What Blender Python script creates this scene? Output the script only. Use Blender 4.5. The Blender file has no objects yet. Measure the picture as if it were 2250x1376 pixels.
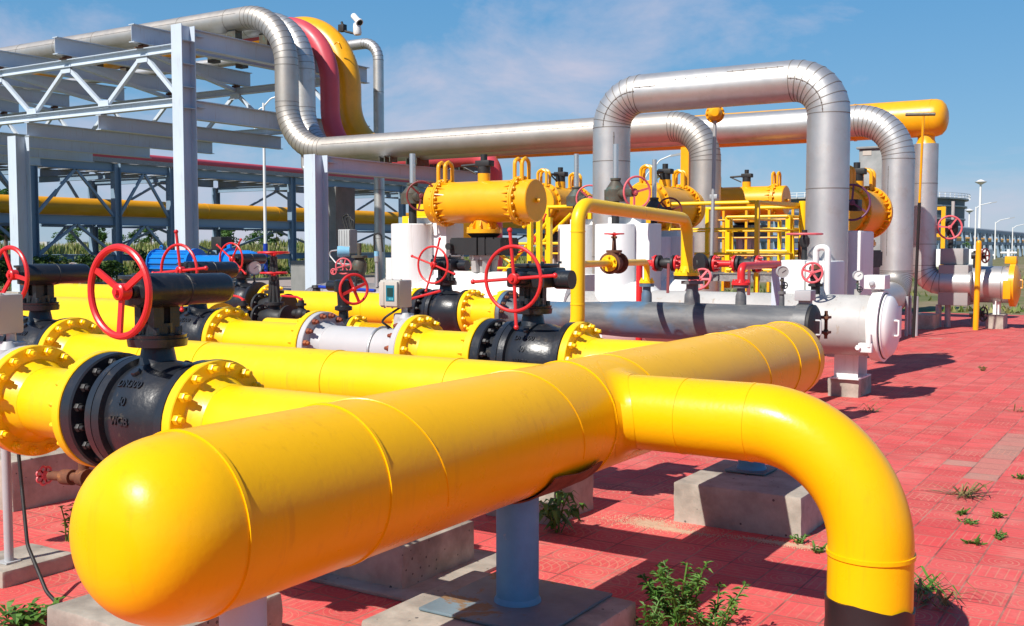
import bpy, bmesh, math, random
from mathutils import Vector, Matrix, noise
random.seed(7)
PI = math.pi
scene = bpy.context.scene
COL = scene.collection
# ------------------------------------------------------------------ camera measurements (pixel of the photo -> point on a plane of the site)
FPX = 2350.0
YAW = math.radians(32.3)
PIT = math.atan(143 / 2350)
EYE = Vector((0, 0, 1.65))
_c, _s = math.cos(YAW), math.sin(YAW)
CR = Vector((_c, _s, 0))
_F0 = Vector((-_s, _c, 0))
CF = _F0 * math.cos(PIT) - Vector((0, 0, 1)) * math.sin(PIT)
CU = Vector((0, 0, 1)) * math.cos(PIT) + _F0 * math.sin(PIT)


def P(px, py, x=None, y=None, z=None, d=None):
    r = CF + CR * ((px - 1125) / FPX) + CU * ((688 - py) / FPX)
    if d is not None:
        t = d
    elif x is not None:
        t = (x - EYE.x) / r.x
    elif y is not None:
        t = (y - EYE.y) / r.y
    else:
        t = (z - EYE.z) / r.z
    return EYE + r * t


# ------------------------------------------------------------------ object bookkeeping
ORG = {}


def tag(o, label=None, cat=None, group=None, kind=None):
    if label: o['label'] = label
    if cat: o['category'] = cat
    if group: o['group'] = group
    if kind: o['kind'] = kind
    return o


def thing(name, label, cat, loc=(0, 0, 0), group=None):
    o = bpy.data.objects.new(name, None)
    o.empty_display_size = 0.2
    COL.objects.link(o)
    o.location = loc
    ORG[o] = Vector(loc)
    return tag(o, label, cat, group)


def basis(axis, up=(0, 0, 1)):
    a = Vector(axis).normalized()
    u = Vector(up)
    if abs(a.dot(u.normalized())) > 0.99:
        u = Vector((1, 0, 0)) if abs(a.x) < .9 else Vector((0, 1, 0))
    s = u.cross(a).normalized()
    v = a.cross(s).normalized()
    return a, s, v


class MB:
    def __init__(self):
        self.v = []; self.f = []; self.m = []; self.mi = 0

    def add(self, vs, fs, mi=None):
        n = len(self.v)
        self.v += [Vector(p) for p in vs]
        for f in fs:
            self.f.append([i + n for i in f]); self.m.append(self.mi if mi is None else mi)
        return self

    def obox(self, c, ax, ay, az, mi=None):
        c = Vector(c); ax = Vector(ax); ay = Vector(ay); az = Vector(az)
        vs = [c + ax * i + ay * j + az * k for k in (-1, 1) for j in (-1, 1) for i in (-1, 1)]
        fs = [(0, 2, 3, 1), (4, 5, 7, 6), (0, 1, 5, 4), (2, 6, 7, 3), (0, 4, 6, 2), (1, 3, 7, 5)]
        if ax.cross(ay).dot(az) < 0: fs = [f[::-1] for f in fs]
        return self.add(vs, fs, mi)

    def box(self, x0, x1, y0, y1, z0, z1, mi=None):
        return self.obox(((x0 + x1) / 2, (y0 + y1) / 2, (z0 + z1) / 2), ((x1 - x0) / 2, 0, 0), (0, (y1 - y0) / 2, 0), (0, 0, (z1 - z0) / 2), mi)

    def cbox(self, x0, x1, y0, y1, z0, z1, b=.01, mi=None):
        """box with chamfered edges"""
        bm = bmesh.new()
        bmesh.ops.create_cube(bm, size=1)
        for q in bm.verts:
            q.co = Vector(((x0 + x1) / 2 + q.co.x * (x1 - x0), (y0 + y1) / 2 + q.co.y * (y1 - y0), (z0 + z1) / 2 + q.co.z * (z1 - z0)))
        bmesh.ops.bevel(bm, geom=list(bm.edges), offset=b, segments=2, affect='EDGES', profile=.6)
        bm.verts.index_update()
        self.add([q.co.copy() for q in bm.verts], [[q.index for q in f.verts] for f in bm.faces], mi)
        bm.free()
        return self

    def bar(self, p0, p1, w, h, up=(0, 0, 1), mi=None):
        p0 = Vector(p0); p1 = Vector(p1)
        a, s, v = basis(p1 - p0, up)
        return self.obox((p0 + p1) / 2, a * ((p1 - p0).length / 2), s * (w / 2), v * (h / 2), mi)

    def hbeam(self, p0, p1, h, w, tf=.02, tw=.015, up=(0, 0, 1), mi=None):
        p0 = Vector(p0); p1 = Vector(p1)
        a, s, v = basis(p1 - p0, up)
        c = (p0 + p1) / 2; L = (p1 - p0).length / 2
        for k in (-1, 1):
            self.obox(c + v * (k * (h - tf) / 2), a * L, s * (w / 2), v * (tf / 2), mi)
        self.obox(c, a * L, s * (tw / 2), v * (h / 2 - tf), mi)
        return self

    def lathe(self, prof, o, axis, seg=24, mi=None, up=(0, 0, 1)):
        """prof: list of (t along axis, radius)"""
        o = Vector(o); a, s, v = basis(axis, up)
        vs = []; fs = []; rows = []
        for t, r in prof:
            if r < 1e-5:
                rows.append([len(vs)]); vs.append(o + a * t)
            else:
                rows.append(list(range(len(vs), len(vs) + seg)))
                vs += [o + a * t + (s * math.cos(q) + v * math.sin(q)) * r for q in [2 * PI * i / seg for i in range(seg)]]
        for A, B in zip(rows[:-1], rows[1:]):
            for i in range(seg):
                j = (i + 1) % seg
                if len(A) == 1 and len(B) == 1: continue
                if len(A) == 1: fs.append((A[0], B[j], B[i]))
                elif len(B) == 1: fs.append((A[i], A[j], B[0]))
                else: fs.append((A[i], A[j], B[j], B[i]))
        if len(rows[0]) > 1: fs.append(tuple(rows[0][::-1]))
        if len(rows[-1]) > 1: fs.append(tuple(rows[-1]))
        return self.add(vs, fs, mi)

    def cyl(self, p0, p1, r, seg=16, mi=None, r1=None):
        p0 = Vector(p0); p1 = Vector(p1)
        return self.lathe([(0, r), ((p1 - p0).length, r if r1 is None else r1)], p0, p1 - p0, seg, mi)

    def torus(self, c, axis, R, r, seg=40, rs=10, mi=None, a0=0, a1=2 * PI):
        c = Vector(c); a, s, v = basis(axis)
        full = abs(a1 - a0 - 2 * PI) < 1e-6
        n = seg if full else seg + 1
        vs = []
        for i in range(n):
            q = a0 + (a1 - a0) * i / seg
            e = s * math.cos(q) + v * math.sin(q)
            for j in range(rs):
                w = 2 * PI * j / rs
                vs.append(c + e * (R + r * math.cos(w)) + a * (r * math.sin(w)))
        fs = []
        for i in range(seg):
            k = (i + 1) % n
            for j in range(rs):
                l = (j + 1) % rs
                fs.append((i * rs + j, k * rs + j, k * rs + l, i * rs + l))
        if not full:
            fs.append(tuple(range(rs)))
            fs.append(tuple(range((n - 1) * rs, n * rs))[::-1])
        return self.add(vs, fs, mi)

    def sphere(self, c, r, seg=16, rings=10, mi=None, sc=(1, 1, 1)):
        prof = [(-math.cos(PI * i / rings), math.sin(PI * i / rings)) for i in range(rings + 1)]
        n = len(self.v)
        self.lathe([(t * r, q * r if 0 < i < rings else 0) for i, (t, q) in enumerate(prof)], (0, 0, 0), (0, 0, 1), seg, mi)
        for i in range(n, len(self.v)):
            p = self.v[i]
            self.v[i] = Vector((p.x * sc[0], p.y * sc[1], p.z * sc[2])) + Vector(c)
        return self

    def hexp(self, p0, axis, r, h, mi=None, rot=0):
        a, s, v = basis(axis); p0 = Vector(p0)
        return self.lathe([(0, r), (h * .8, r), (h, r * .86)], p0, axis, 6, mi)

    def tube(self, pts, r, seg=20, R=0.0, bs=10, caps=True, mi=None, seams=None, rad=None):
        """swept pipe; interior corners rounded with radius R (or a list). returns stations [(pos, tangent, s, inbend)]"""
        pts = [Vector(p) for p in pts]
        Rl = R if isinstance(R, (list, tuple)) else [R] * (len(pts) - 2)
        st = [(pts[0], (pts[1] - pts[0]).normalized(), False)]
        for i in range(1, len(pts) - 1):
            d0 = (pts[i] - pts[i - 1]).normalized(); d1 = (pts[i + 1] - pts[i]).normalized()
            ang = d0.angle(d1)
            rr = Rl[i - 1]
            if rr <= 0 or ang < 1e-3:
                st.append((pts[i], (d0 + d1).normalized(), False)); continue
            tl = rr * math.tan(ang / 2)
            a = pts[i] - d0 * tl
            nrm = (d1 - d0 * d0.dot(d1)).normalized()
            cen = a + nrm * rr
            for k in range(bs + 1):
                q = ang * k / bs
                st.append((cen - nrm * (rr * math.cos(q)) + d0 * (rr * math.sin(q)), (d0 * math.cos(q) + nrm * math.sin(q)).normalized(), True))
        st.append((pts[-1], (pts[-1] - pts[-2]).normalized(), False))
        _, s, v = basis(st[0][1])
        n0 = len(self.v)
        vs = []; fs = []
        pt = st[0][1]
        for k, (p, t, b) in enumerate(st):
            ax = pt.cross(t)
            if ax.length > 1e-7:
                rot = Matrix.Rotation(pt.angle(t), 3, ax.normalized())
                s = rot @ s; v = rot @ v
            pt = t
            q = r if rad is None else rad[min(k, len(rad) - 1)]
            vs += [p + (s * math.cos(w) + v * math.sin(w)) * q for w in [2 * PI * i / seg for i in range(seg)]]
        for k in range(len(st) - 1):
            for i in range(seg):
                j = (i + 1) % seg
                fs.append((k * seg + i, k * seg + j, (k + 1) * seg + j, (k + 1) * seg + i))
        if caps:
            fs.append(tuple(range(seg))[::-1]); fs.append(tuple(range((len(st) - 1) * seg, len(st) * seg)))
        self.add(vs, fs, mi)
        return st

    def ring(self, c, axis, r, w=.02, h=.004, seg=32, mi=None):
        """raised band round a pipe"""
        a = Vector(axis).normalized(); c = Vector(c)
        return self.lathe([(-w / 2, r - .002), (-w / 2, r + h), (w / 2, r + h), (w / 2, r - .002)], c, a, seg, mi)

    def build(self, name, mats, parent=None, loc=None, ang=35, smooth=True, kind=None):
        me = bpy.data.meshes.new(name)
        o = bpy.data.objects.new(name, me)
        if parent is not None:
            org = ORG[parent]; o.parent = parent
        else:
            org = Vector(loc) if loc is not None else Vector((0, 0, 0)); o.location = org
        ORG[o] = org
        me.from_pydata([p - org for p in self.v], [], self.f)
        if not isinstance(mats, (list, tuple)): mats = [mats]
        for m in mats: me.materials.append(m)
        if len(mats) > 1: me.polygons.foreach_set('material_index', self.m)
        if smooth:
            me.polygons.foreach_set('use_smooth', [True] * len(me.polygons))
            me.set_sharp_from_angle(angle=math.radians(ang))
        me.update()
        COL.objects.link(o)
        if kind: o['kind'] = kind
        return o


def inst(src, name, parent, loc, rot=None):
    o = bpy.data.objects.new(name, src)
    COL.objects.link(o)
    o.parent = parent
    o.location = Vector(loc) - ORG[parent]
    ORG[o] = ORG[parent]
    if rot is not None: o.rotation_euler = rot
    return o


def copy_tree(o, parent=None):
    c = o.copy(); COL.objects.link(c)
    if parent is not None: c.parent = parent
    for ch in o.children: copy_tree(ch, c)
    return c


# ------------------------------------------------------------------ materials
def newmat(name):
    m = bpy.data.materials.new(name); m.use_nodes = True
    nt = m.node_tree
    b = nt.nodes['Principled BSDF']
    return m, nt, b


def nd(nt, t, **k):
    n = nt.nodes.new(t)
    for a, v in k.items():
        if a == 'ins':
            for i, w in v.items(): n.inputs[i].default_value = w
        else: setattr(n, a, v)
    return n


def mixc(nt, fac, a, b, mode='MIX'):
    n = nt.nodes.new('ShaderNodeMix'); n.data_type = 'RGBA'; n.blend_type = mode
    for s, val in (('Factor', fac), ('A', a), ('B', b)):
        sock = [i for i in n.inputs if i.name == s and (i.type == 'RGBA' if s != 'Factor' else i.type == 'VALUE')][0]
        if isinstance(val, bpy.types.NodeSocket): nt.links.new(val, sock)
        else: sock.default_value = val if s == 'Factor' else (*val, 1)
    return [o for o in n.outputs if o.type == 'RGBA'][0]


def math_(nt, op, a, b=None, c=None):
    n = nt.nodes.new('ShaderNodeMath'); n.operation = op
    for i, val in enumerate((a, b, c)):
        if val is None: continue
        if isinstance(val, bpy.types.NodeSocket): nt.links.new(val, n.inputs[i])
        else: n.inputs[i].default_value = val
    return n.outputs[0]


def noise_(nt, scale, detail=4, rough=.55, vec=None, dist=0):
    n = nd(nt, 'ShaderNodeTexNoise', ins={'Scale': scale, 'Detail': detail, 'Roughness': rough, 'Distortion': dist})
    if vec is not None: nt.links.new(vec, n.inputs['Vector'])
    return n.outputs['Fac']


def ramp(nt, fac, stops):
    n = nt.nodes.new('ShaderNodeValToRGB')
    nt.links.new(fac, n.inputs[0])
    e = n.color_ramp.elements
    while len(e) < len(stops): e.new(.5)
    for q, (p, c) in zip(e, stops):
        q.position = p; q.color = (*c, 1) if len(c) == 3 else c
    return n.outputs['Color']


def pos(nt):
    return nt.nodes.new('ShaderNodeNewGeometry').outputs['Position']


def bump(nt, b, h, strength=.3, dist=.01):
    n = nd(nt, 'ShaderNodeBump', ins={'Strength': strength, 'Distance': dist})
    nt.links.new(h, n.inputs['Height']); nt.links.new(n.outputs['Normal'], b.inputs['Normal'])


def paint(name, col, rough=.35, dark=.75, wear=None, wamt=.62, bs=.12, bscale=60, metal=0, spec=.5, wscale=9, patch=6, streak=None, samt=.3, fresh=None):
    """painted steel: soft mottling, dirt patches, chipped spots in another colour, slight orange peel"""
    m, nt, b = newmat(name)
    p = pos(nt)
    f = noise_(nt, patch, 5, .6, p)
    c = mixc(nt, ramp(nt, f, [(.3, (0, 0, 0)), (.72, (1, 1, 1))]), [q * dark for q in col], col)
    if wear is not None:
        w = noise_(nt, wscale, 8, .72, p, .4)
        c = mixc(nt, ramp(nt, w, [(wamt, (0, 0, 0)), (wamt + .035, (1, 1, 1))]), c, wear)
    if fresh is not None:      # touched-up spots of newer paint with clear edges
        q = noise_(nt, 2.1, 3, .5, p, .3)
        c = mixc(nt, ramp(nt, q, [(.685, (0, 0, 0)), (.70, (1, 1, 1))]), c, fresh)
    if streak is not None:     # thin run marks down the surface
        mp = nd(nt, 'ShaderNodeMapping'); nt.links.new(p, mp.inputs['Vector']); mp.inputs['Scale'].default_value = (26, 26, 1.6)
        q = noise_(nt, 1.0, 6, .65, mp.outputs['Vector'])
        g = noise_(nt, 1.7, 4, .6, p)
        q = math_(nt, 'MULTIPLY', ramp(nt, q, [(.54, (0, 0, 0)), (.68, (1, 1, 1))]), ramp(nt, g, [(.42, (0, 0, 0)), (.62, (1, 1, 1))]))
        c = mixc(nt, math_(nt, 'MULTIPLY', q, samt), c, streak)
    nt.links.new(c, b.inputs['Base Color'])
    r = noise_(nt, patch * 2.3, 4, .6, p)
    nt.links.new(math_(nt, 'MULTIPLY_ADD', r, .25, rough - .12), b.inputs['Roughness'])
    b.inputs['Metallic'].default_value = metal
    b.inputs['Specular IOR Level'].default_value = spec
    bump(nt, b, noise_(nt, bscale, 3, .5, p), bs, .004)
    return m


def cladding(name, col=(.60, .59, .575), rough=.43, metal=.78, axis=(1, 1, 1), stain=(.34, .27, .21)):
    m, nt, b = newmat(name)
    p = pos(nt)
    mp = nd(nt, 'ShaderNodeMapping'); nt.links.new(p, mp.inputs['Vector'])
    mp.inputs['Scale'].default_value = axis
    f = noise_(nt, 1.6, 6, .65, p)
    c = mixc(nt, ramp(nt, f, [(.35, (0, 0, 0)), (.8, (1, 1, 1))]), col, [q * .8 for q in col])
    st = noise_(nt, 5, 8, .7, mp.outputs['Vector'])
    c = mixc(nt, math_(nt, 'MULTIPLY', ramp(nt, st, [(.52, (0, 0, 0)), (.8, (1, 1, 1))]), .42), c, stain)
    nt.links.new(c, b.inputs['Base Color'])
    b.inputs['Metallic'].default_value = metal
    nt.links.new(math_(nt, 'MULTIPLY_ADD', st, .3, rough - .12), b.inputs['Roughness'])
    bump(nt, b, noise_(nt, 7, 3, .5, p), .12, .01)
    return m


M = {}
M['yellow'] = paint('yellow_paint', (.92, .485, .002), .29, .93, (.62, .30, .006), .735, .16, 45, spec=.22, patch=2.2, streak=(.60, .27, .01), samt=.32, fresh=(.97, .47, .0))
M['yellow_pipe'] = paint('yellow_pipe_paint', (.94, .58, .003), .36, .92, (.50, .27, .02), .69, .14, 50, patch=3, wscale=5, streak=(.50, .30, .03), samt=.4)
M['orange'] = paint('orange_yellow_paint', (.86, .40, .006), .34, .88, (.45, .16, .01), .72, .1, 40)
M['amber'] = paint('weathered_amber_paint', (.90, .40, .004), .45, .85, (.40, .16, .02), .68, .1, 20, patch=1)
M['red'] = paint('red_paint', (.68, .024, .026), .36, .82, (.34, .05, .04), .66, .14, 60)
M['pink'] = paint('faded_red_paint', (.72, .13, .15), .45, .88, (.48, .16, .14), .68, .1, 60)
M['redpipe'] = paint('faded_red_pipe_paint', (.60, .075, .10), .42, .85, (.30, .07, .05), .70, .1, 14, patch=1.5, wscale=3)
M['maroon'] = paint('maroon_paint', (.20, .035, .035), .45, .85)
M['purple'] = paint('dull_purple_paint', (.14, .04, .10), .5, .85)
M['black'] = paint('black_paint', (.017, .020, .026), .32, .8, (.055, .048, .040), .60, .3, 55, spec=.5, streak=(.075, .065, .055), samt=.35)
M['blackmat'] = paint('matt_black_paint', (.02, .02, .021), .55, .7, (.10, .085, .07), .66, .2, 60)
M['rust'] = paint('rusty_iron', (.16, .060, .028), .8, .55, (.25, .10, .03), .58, .4, 90, patch=14)
M['rustnut'] = paint('rusty_nut', (.26, .055, .022), .75, .6, (.34, .10, .03), .55, .4, 120, patch=20)
M['brownsteel'] = paint('oily_brown_steel', (.10, .085, .06), .5, .6, (.06, .10, .085), .55, .3, 60, patch=9)
M['darkgrey'] = None
M['steelblue'] = paint('pale_blue_grey_steel_paint', (.55, .625, .71), .5, .90, (.36, .26, .19), .72, .12, 25, streak=(.30, .20, .13), samt=.4, patch=1.2, wscale=2.5)
M['greysteel'] = paint('grey_steel_paint', (.42, .43, .44), .5, .85, (.25, .16, .10), .70, .15, 40, patch=3)
M['white'] = paint('white_insulation_paint', (.76, .76, .745), .45, .94, (.50, .44, .36), .72, .08, 20, patch=1.6, streak=(.42, .37, .31), samt=.38)
M['offwhite'] = paint('grimy_white_paint', (.47, .46, .44), .5, .74, (.36, .31, .25), .62, .12, 25, patch=2.5, wscale=4, streak=(.22, .18, .15), samt=.6)
M['beige'] = paint('warm_grey_enamel', (.50, .465, .41), .4, .93, None, .7, .06, 80)
M['meter'] = paint('light_grey_enamel', (.46, .455, .46), .42, .93, None, .7, .06, 80)
M['blue'] = paint('bright_blue_paint', (.008, .19, .62), .24, .9, None, .7, .06, 30)
M['deepblue'] = paint('deep_blue_paint', (.012, .05, .40), .4, .85)
M['cyanpaint'] = paint('sky_blue_enamel', (.22, .48, .66), .4, .9)
M['postblue'] = paint('worn_blue_post_paint', (.10, .31, .50), .55, .66, (.22, .32, .40), .60, .2, 50, patch=4, wscale=3)
M['plateblue'] = paint('dirty_blue_plate_paint', (.17, .24, .28), .6, .55, (.20, .12, .06), .56, .3, 50, patch=3, wscale=3)
M['navy'] = paint('navy_band_paint', (.010, .035, .13), .4, .9)
M['postpale'] = paint('pale_blue_post_paint', (.45, .53, .58), .55, .85, (.30, .34, .40), .66, .2, 50, patch=5)
M['chrome'] = paint('polished_stem_steel', (.70, .70, .68), .35, .97, None, .7, .0, 30, metal=.85, patch=.5)
M['tape'] = paint('black_wrapping_tape', (.018, .016, .018), .42, .7, (.10, .09, .09), .70, .5, 16, patch=7, wscale=6)
M['rubber'] = paint('black_cable_rubber', (.015, .015, .015), .6, .8)
M['clad'] = cladding('aluminium_cladding')
M['cladwarm'] = cladding('weathered_aluminium_cladding', (.52, .48, .435), .46, .78, (1, 1, 1), (.36, .27, .21))
M['seam'] = paint('cladding_seam', (.25, .225, .20), .6, .8, None, .7, .05, 40, metal=.6)
M['galv'] = paint('galvanised_steel', (.45, .46, .46), .5, .85, None, .7, .05, 40, metal=.5, patch=2)
M['boxgrey'] = paint('grey_sheet_box_paint', (.36, .35, .34), .5, .85, (.25, .2, .16), .7, .1, 20, patch=2)


def mat_grey_barrel():
    m, nt, b = newmat('dark_grey_barrel_paint')
    p = pos(nt)
    mp = nd(nt, 'ShaderNodeMapping'); nt.links.new(p, mp.inputs['Vector']); mp.inputs['Scale'].default_value = (.8, 3, 3)
    f = noise_(nt, 3, 7, .65, mp.outputs['Vector'])
    c = mixc(nt, ramp(nt, f, [(.42, (0, 0, 0)), (.62, (1, 1, 1))]), (.085, .092, .10), (.15, .152, .15))
    g = noise_(nt, 1.4, 4, .5, p)
    c = mixc(nt, ramp(nt, g, [(.52, (0, 0, 0)), (.6, (1, 1, 1))]), c, (.075, .15, .235))
    h = noise_(nt, 2.6, 6, .7, mp.outputs['Vector'])
    c = mixc(nt, ramp(nt, h, [(.66, (0, 0, 0)), (.72, (1, 1, 1))]), c, (.24, .31, .39))
    nt.links.new(c, b.inputs['Base Color'])
    b.inputs['Roughness'].default_value = .45
    bump(nt, b, noise_(nt, 40, 3, .5, p), .15, .004)
    return m


M['darkgrey'] = mat_grey_barrel()


def mat_concrete():
    m, nt, b = newmat('cast_concrete')
    p = pos(nt)
    f = noise_(nt, 5, 8, .65, p)
    c = mixc(nt, ramp(nt, f, [(.3, (0, 0, 0)), (.7, (1, 1, 1))]), (.25, .22, .18), (.48, .43, .36))
    s = noise_(nt, 2.3, 5, .6, p)
    c = mixc(nt, math_(nt, 'MULTIPLY', ramp(nt, s, [(.52, (0, 0, 0)), (.66, (1, 1, 1))]), .6), c, (.17, .15, .13))
    y = noise_(nt, 7, 4, .7, p)
    c = mixc(nt, ramp(nt, y, [(.745, (0, 0, 0)), (.77, (1, 1, 1))]), c, (.55, .33, .03))
    v = nd(nt, 'ShaderNodeTexVoronoi', ins={'Scale': 26}); nt.links.new(p, v.inputs['Vector'])
    vs_ = nd(nt, 'ShaderNodeSeparateXYZ'); nt.links.new(v.outputs['Color'], vs_.inputs[0])
    pit = math_(nt, 'GREATER_THAN', v.outputs['Distance'], math_(nt, 'MULTIPLY', math_(nt, 'MAXIMUM', math_(nt, 'SUBTRACT', vs_.outputs['X'], .62), 0.0), .55))
    c = mixc(nt, pit, (.11, .10, .09), c)
    nt.links.new(c, b.inputs['Base Color'])
    b.inputs['Roughness'].default_value = .9
    h = math_(nt, 'ADD', math_(nt, 'MULTIPLY', noise_(nt, 60, 5, .6, p), .5), pit)
    bump(nt, b, h, .5, .006)
    return m


M['concrete'] = mat_concrete()


STRIP = (-6, 41.5)
def mat_paving():
    m, nt, b = newmat('red_pressed_concrete_paving')
    p = pos(nt)
    T = .22
    sc = nd(nt, 'ShaderNodeVectorMath', operation='SCALE'); nt.links.new(p, sc.inputs[0]); sc.inputs['Scale'].default_value = 1 / T
    sp = nd(nt, 'ShaderNodeSeparateXYZ'); nt.links.new(sc.outputs[0], sp.inputs[0])
    X, Y = sp.outputs['X'], sp.outputs['Y']
    fx, fy = math_(nt, 'FRACT', X), math_(nt, 'FRACT', Y)
    ix, iy = math_(nt, 'FLOOR', X), math_(nt, 'FLOOR', Y)
    cell = nd(nt, 'ShaderNodeCombineXYZ'); nt.links.new(ix, cell.inputs[0]); nt.links.new(iy, cell.inputs[1])
    wn = nd(nt, 'ShaderNodeTexWhiteNoise', noise_dimensions='3D'); nt.links.new(cell.outputs[0], wn.inputs['Vector'])
    rnd = wn.outputs['Value']
    par = math_(nt, 'MODULO', math_(nt, 'ABSOLUTE', math_(nt, 'ADD', ix, iy)), 2.0)
    # joints between tiles
    ex = math_(nt, 'MINIMUM', fx, math_(nt, 'SUBTRACT', 1.0, fx))
    ey = math_(nt, 'MINIMUM', fy, math_(nt, 'SUBTRACT', 1.0, fy))
    joint = math_(nt, 'LESS_THAN', math_(nt, 'MINIMUM', ex, ey), .020)
    # rings pressed round one corner and round the middle; parallel bars on the other tiles
    dx, dy = math_(nt, 'SUBTRACT', fx, .5), math_(nt, 'SUBTRACT', fy, .5)
    rc = math_(nt, 'SQRT', math_(nt, 'ADD', math_(nt, 'MULTIPLY', dx, dx), math_(nt, 'MULTIPLY', dy, dy)))
    ring = math_(nt, 'LESS_THAN', math_(nt, 'ABSOLUTE', math_(nt, 'SUBTRACT', math_(nt, 'FRACT', math_(nt, 'MULTIPLY', rc, 7.5)), .5)), .13)
    ring = math_(nt, 'MULTIPLY', ring, math_(nt, 'LESS_THAN', rc, .47))
    r2 = math_(nt, 'SQRT', math_(nt, 'ADD', math_(nt, 'MULTIPLY', fx, fx), math_(nt, 'MULTIPLY', fy, fy)))
    arc = math_(nt, 'LESS_THAN', math_(nt, 'ABSOLUTE', math_(nt, 'SUBTRACT', math_(nt, 'FRACT', math_(nt, 'MULTIPLY', r2, 5.0)), .5)), .10)
    barx = math_(nt, 'LESS_THAN', math_(nt, 'ABSOLUTE', math_(nt, 'SUBTRACT', math_(nt, 'FRACT', math_(nt, 'MULTIPLY', fx, 5.0)), .5)), .09)
    bary = math_(nt, 'LESS_THAN', math_(nt, 'ABSOLUTE', math_(nt, 'SUBTRACT', math_(nt, 'FRACT', math_(nt, 'MULTIPLY', fy, 5.0)), .5)), .09)
    hor = math_(nt, 'GREATER_THAN', math_(nt, 'FRACT', math_(nt, 'MULTIPLY', rnd, 7.0)), .5)
    bars = math_(nt, 'ADD', math_(nt, 'MULTIPLY', barx, hor), math_(nt, 'MULTIPLY', bary, math_(nt, 'SUBTRACT', 1.0, hor)))
    bars = math_(nt, 'MULTIPLY', math_(nt, 'MAXIMUM', bars, math_(nt, 'MULTIPLY', arc, math_(nt, 'GREATER_THAN', rnd, .6))), 1.0)
    inn = math_(nt, 'GREATER_THAN', math_(nt, 'MINIMUM', ex, ey), .04)
    groove = math_(nt, 'ADD', math_(nt, 'MULTIPLY', par, ring), math_(nt, 'MULTIPLY', math_(nt, 'MULTIPLY', math_(nt, 'SUBTRACT', 1.0, par), bars), inn))
    # colour: faded red, one tile a little different from the next, sandy dust, some grey replacement tiles
    f = noise_(nt, .7, 7, .65, p)
    c = mixc(nt, ramp(nt, f, [(.38, (0, 0, 0)), (.65, (1, 1, 1))]), (.70, .070, .068), (.72, .125, .115))
    c = mixc(nt, math_(nt, 'MULTIPLY', rnd, .6), c, (.46, .040, .042))
    big = nd(nt, 'ShaderNodeVectorMath', operation='SCALE'); nt.links.new(cell.outputs[0], big.inputs[0]); big.inputs['Scale'].default_value = .21
    gn = noise_(nt, 1.0, 1, .5, big.outputs[0])
    grey = math_(nt, 'MULTIPLY', math_(nt, 'GREATER_THAN', gn, .70), math_(nt, 'GREATER_THAN', rnd, .35))
    c = mixc(nt, math_(nt, 'MULTIPLY', grey, .75), c, (.42, .28, .22))
    sx_, sy_ = math_(nt, 'SUBTRACT', ix, STRIP[0]), math_(nt, 'SUBTRACT', iy, STRIP[1])
    strip = math_(nt, 'MULTIPLY', math_(nt, 'LESS_THAN', math_(nt, 'ABSOLUTE', sx_), .6), math_(nt, 'LESS_THAN', math_(nt, 'ABSOLUTE', sy_), 4.8))
    c = mixc(nt, math_(nt, 'MULTIPLY', strip, math_(nt, 'MULTIPLY_ADD', rnd, .35, .5)), c, (.40, .25, .19))
    d = noise_(nt, 2.2, 9, .72, p)
    c = mixc(nt, math_(nt, 'MULTIPLY', ramp(nt, d, [(.50, (0, 0, 0)), (.70, (1, 1, 1))]), .62), c, (.66, .235, .19))
    fine = noise_(nt, 30, 6, .7, p)
    c = mixc(nt, math_(nt, 'MULTIPLY', ramp(nt, fine, [(.45, (0, 0, 0)), (.7, (1, 1, 1))]), .25), c, (.36, .05, .045))
    st_ = noise_(nt, 1.3, 7, .7, p, .5)
    c = mixc(nt, math_(nt, 'MULTIPLY', ramp(nt, st_, [(.55, (0, 0, 0)), (.68, (1, 1, 1))]), .35), c, (.25, .07, .055))
    wear = ramp(nt, noise_(nt, 1.1, 4, .6, p), [(.34, (.25, .25, .25)), (.56, (1, 1, 1))])
    g2 = math_(nt, 'MULTIPLY', groove, wear)
    c = mixc(nt, math_(nt, 'MULTIPLY', g2, .62), c, (.62, .24, .16))
    dirt = ramp(nt, noise_(nt, 3.5, 4, .6, p), [(.4, (0, 0, 0)), (.6, (1, 1, 1))])
    c = mixc(nt, math_(nt, 'MULTIPLY', joint, .75), c, mixc(nt, dirt, (.10, .055, .04), (.42, .24, .17)))
    nt.links.new(c, b.inputs['Base Color'])
    b.inputs['Roughness'].default_value = .85
    h = math_(nt, 'SUBTRACT', math_(nt, 'MULTIPLY', fine, .35), math_(nt, 'MAXIMUM', g2, joint))
    bump(nt, b, h, 1.0, .012)
    return m


M['paving'] = mat_paving()


def mat_ground():
    m, nt, b = newmat('dry_soil_and_grass')
    p = pos(nt)
    f = noise_(nt, .12, 8, .65, p)
    c = ramp(nt, f, [(.34, (.075, .105, .022)), (.47, (.15, .15, .045)), (.56, (.26, .19, .11)), (.70, (.33, .24, .17))])
    g = noise_(nt, 2.5, 8, .7, p)
    c = mixc(nt, math_(nt, 'MULTIPLY', g, .55), c, (.06, .075, .02))
    nt.links.new(c, b.inputs['Base Color']); b.inputs['Roughness'].default_value = .95
    bump(nt, b, g, .6, .05)
    return m


M['ground'] = mat_ground()


def mat_simple(name, a, bcol, scale, rough=.9, bs=.4, metal=0):
    m, nt, b = newmat(name)
    p = pos(nt)
    f = noise_(nt, scale, 7, .65, p)
    nt.links.new(mixc(nt, ramp(nt, f, [(.35, (0, 0, 0)), (.65, (1, 1, 1))]), a, bcol), b.inputs['Base Color'])
    b.inputs['Roughness'].default_value = rough; b.inputs['Metallic'].default_value = metal
    bump(nt, b, noise_(nt, scale * 6, 4, .6, p), bs, .006)
    return m


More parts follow.
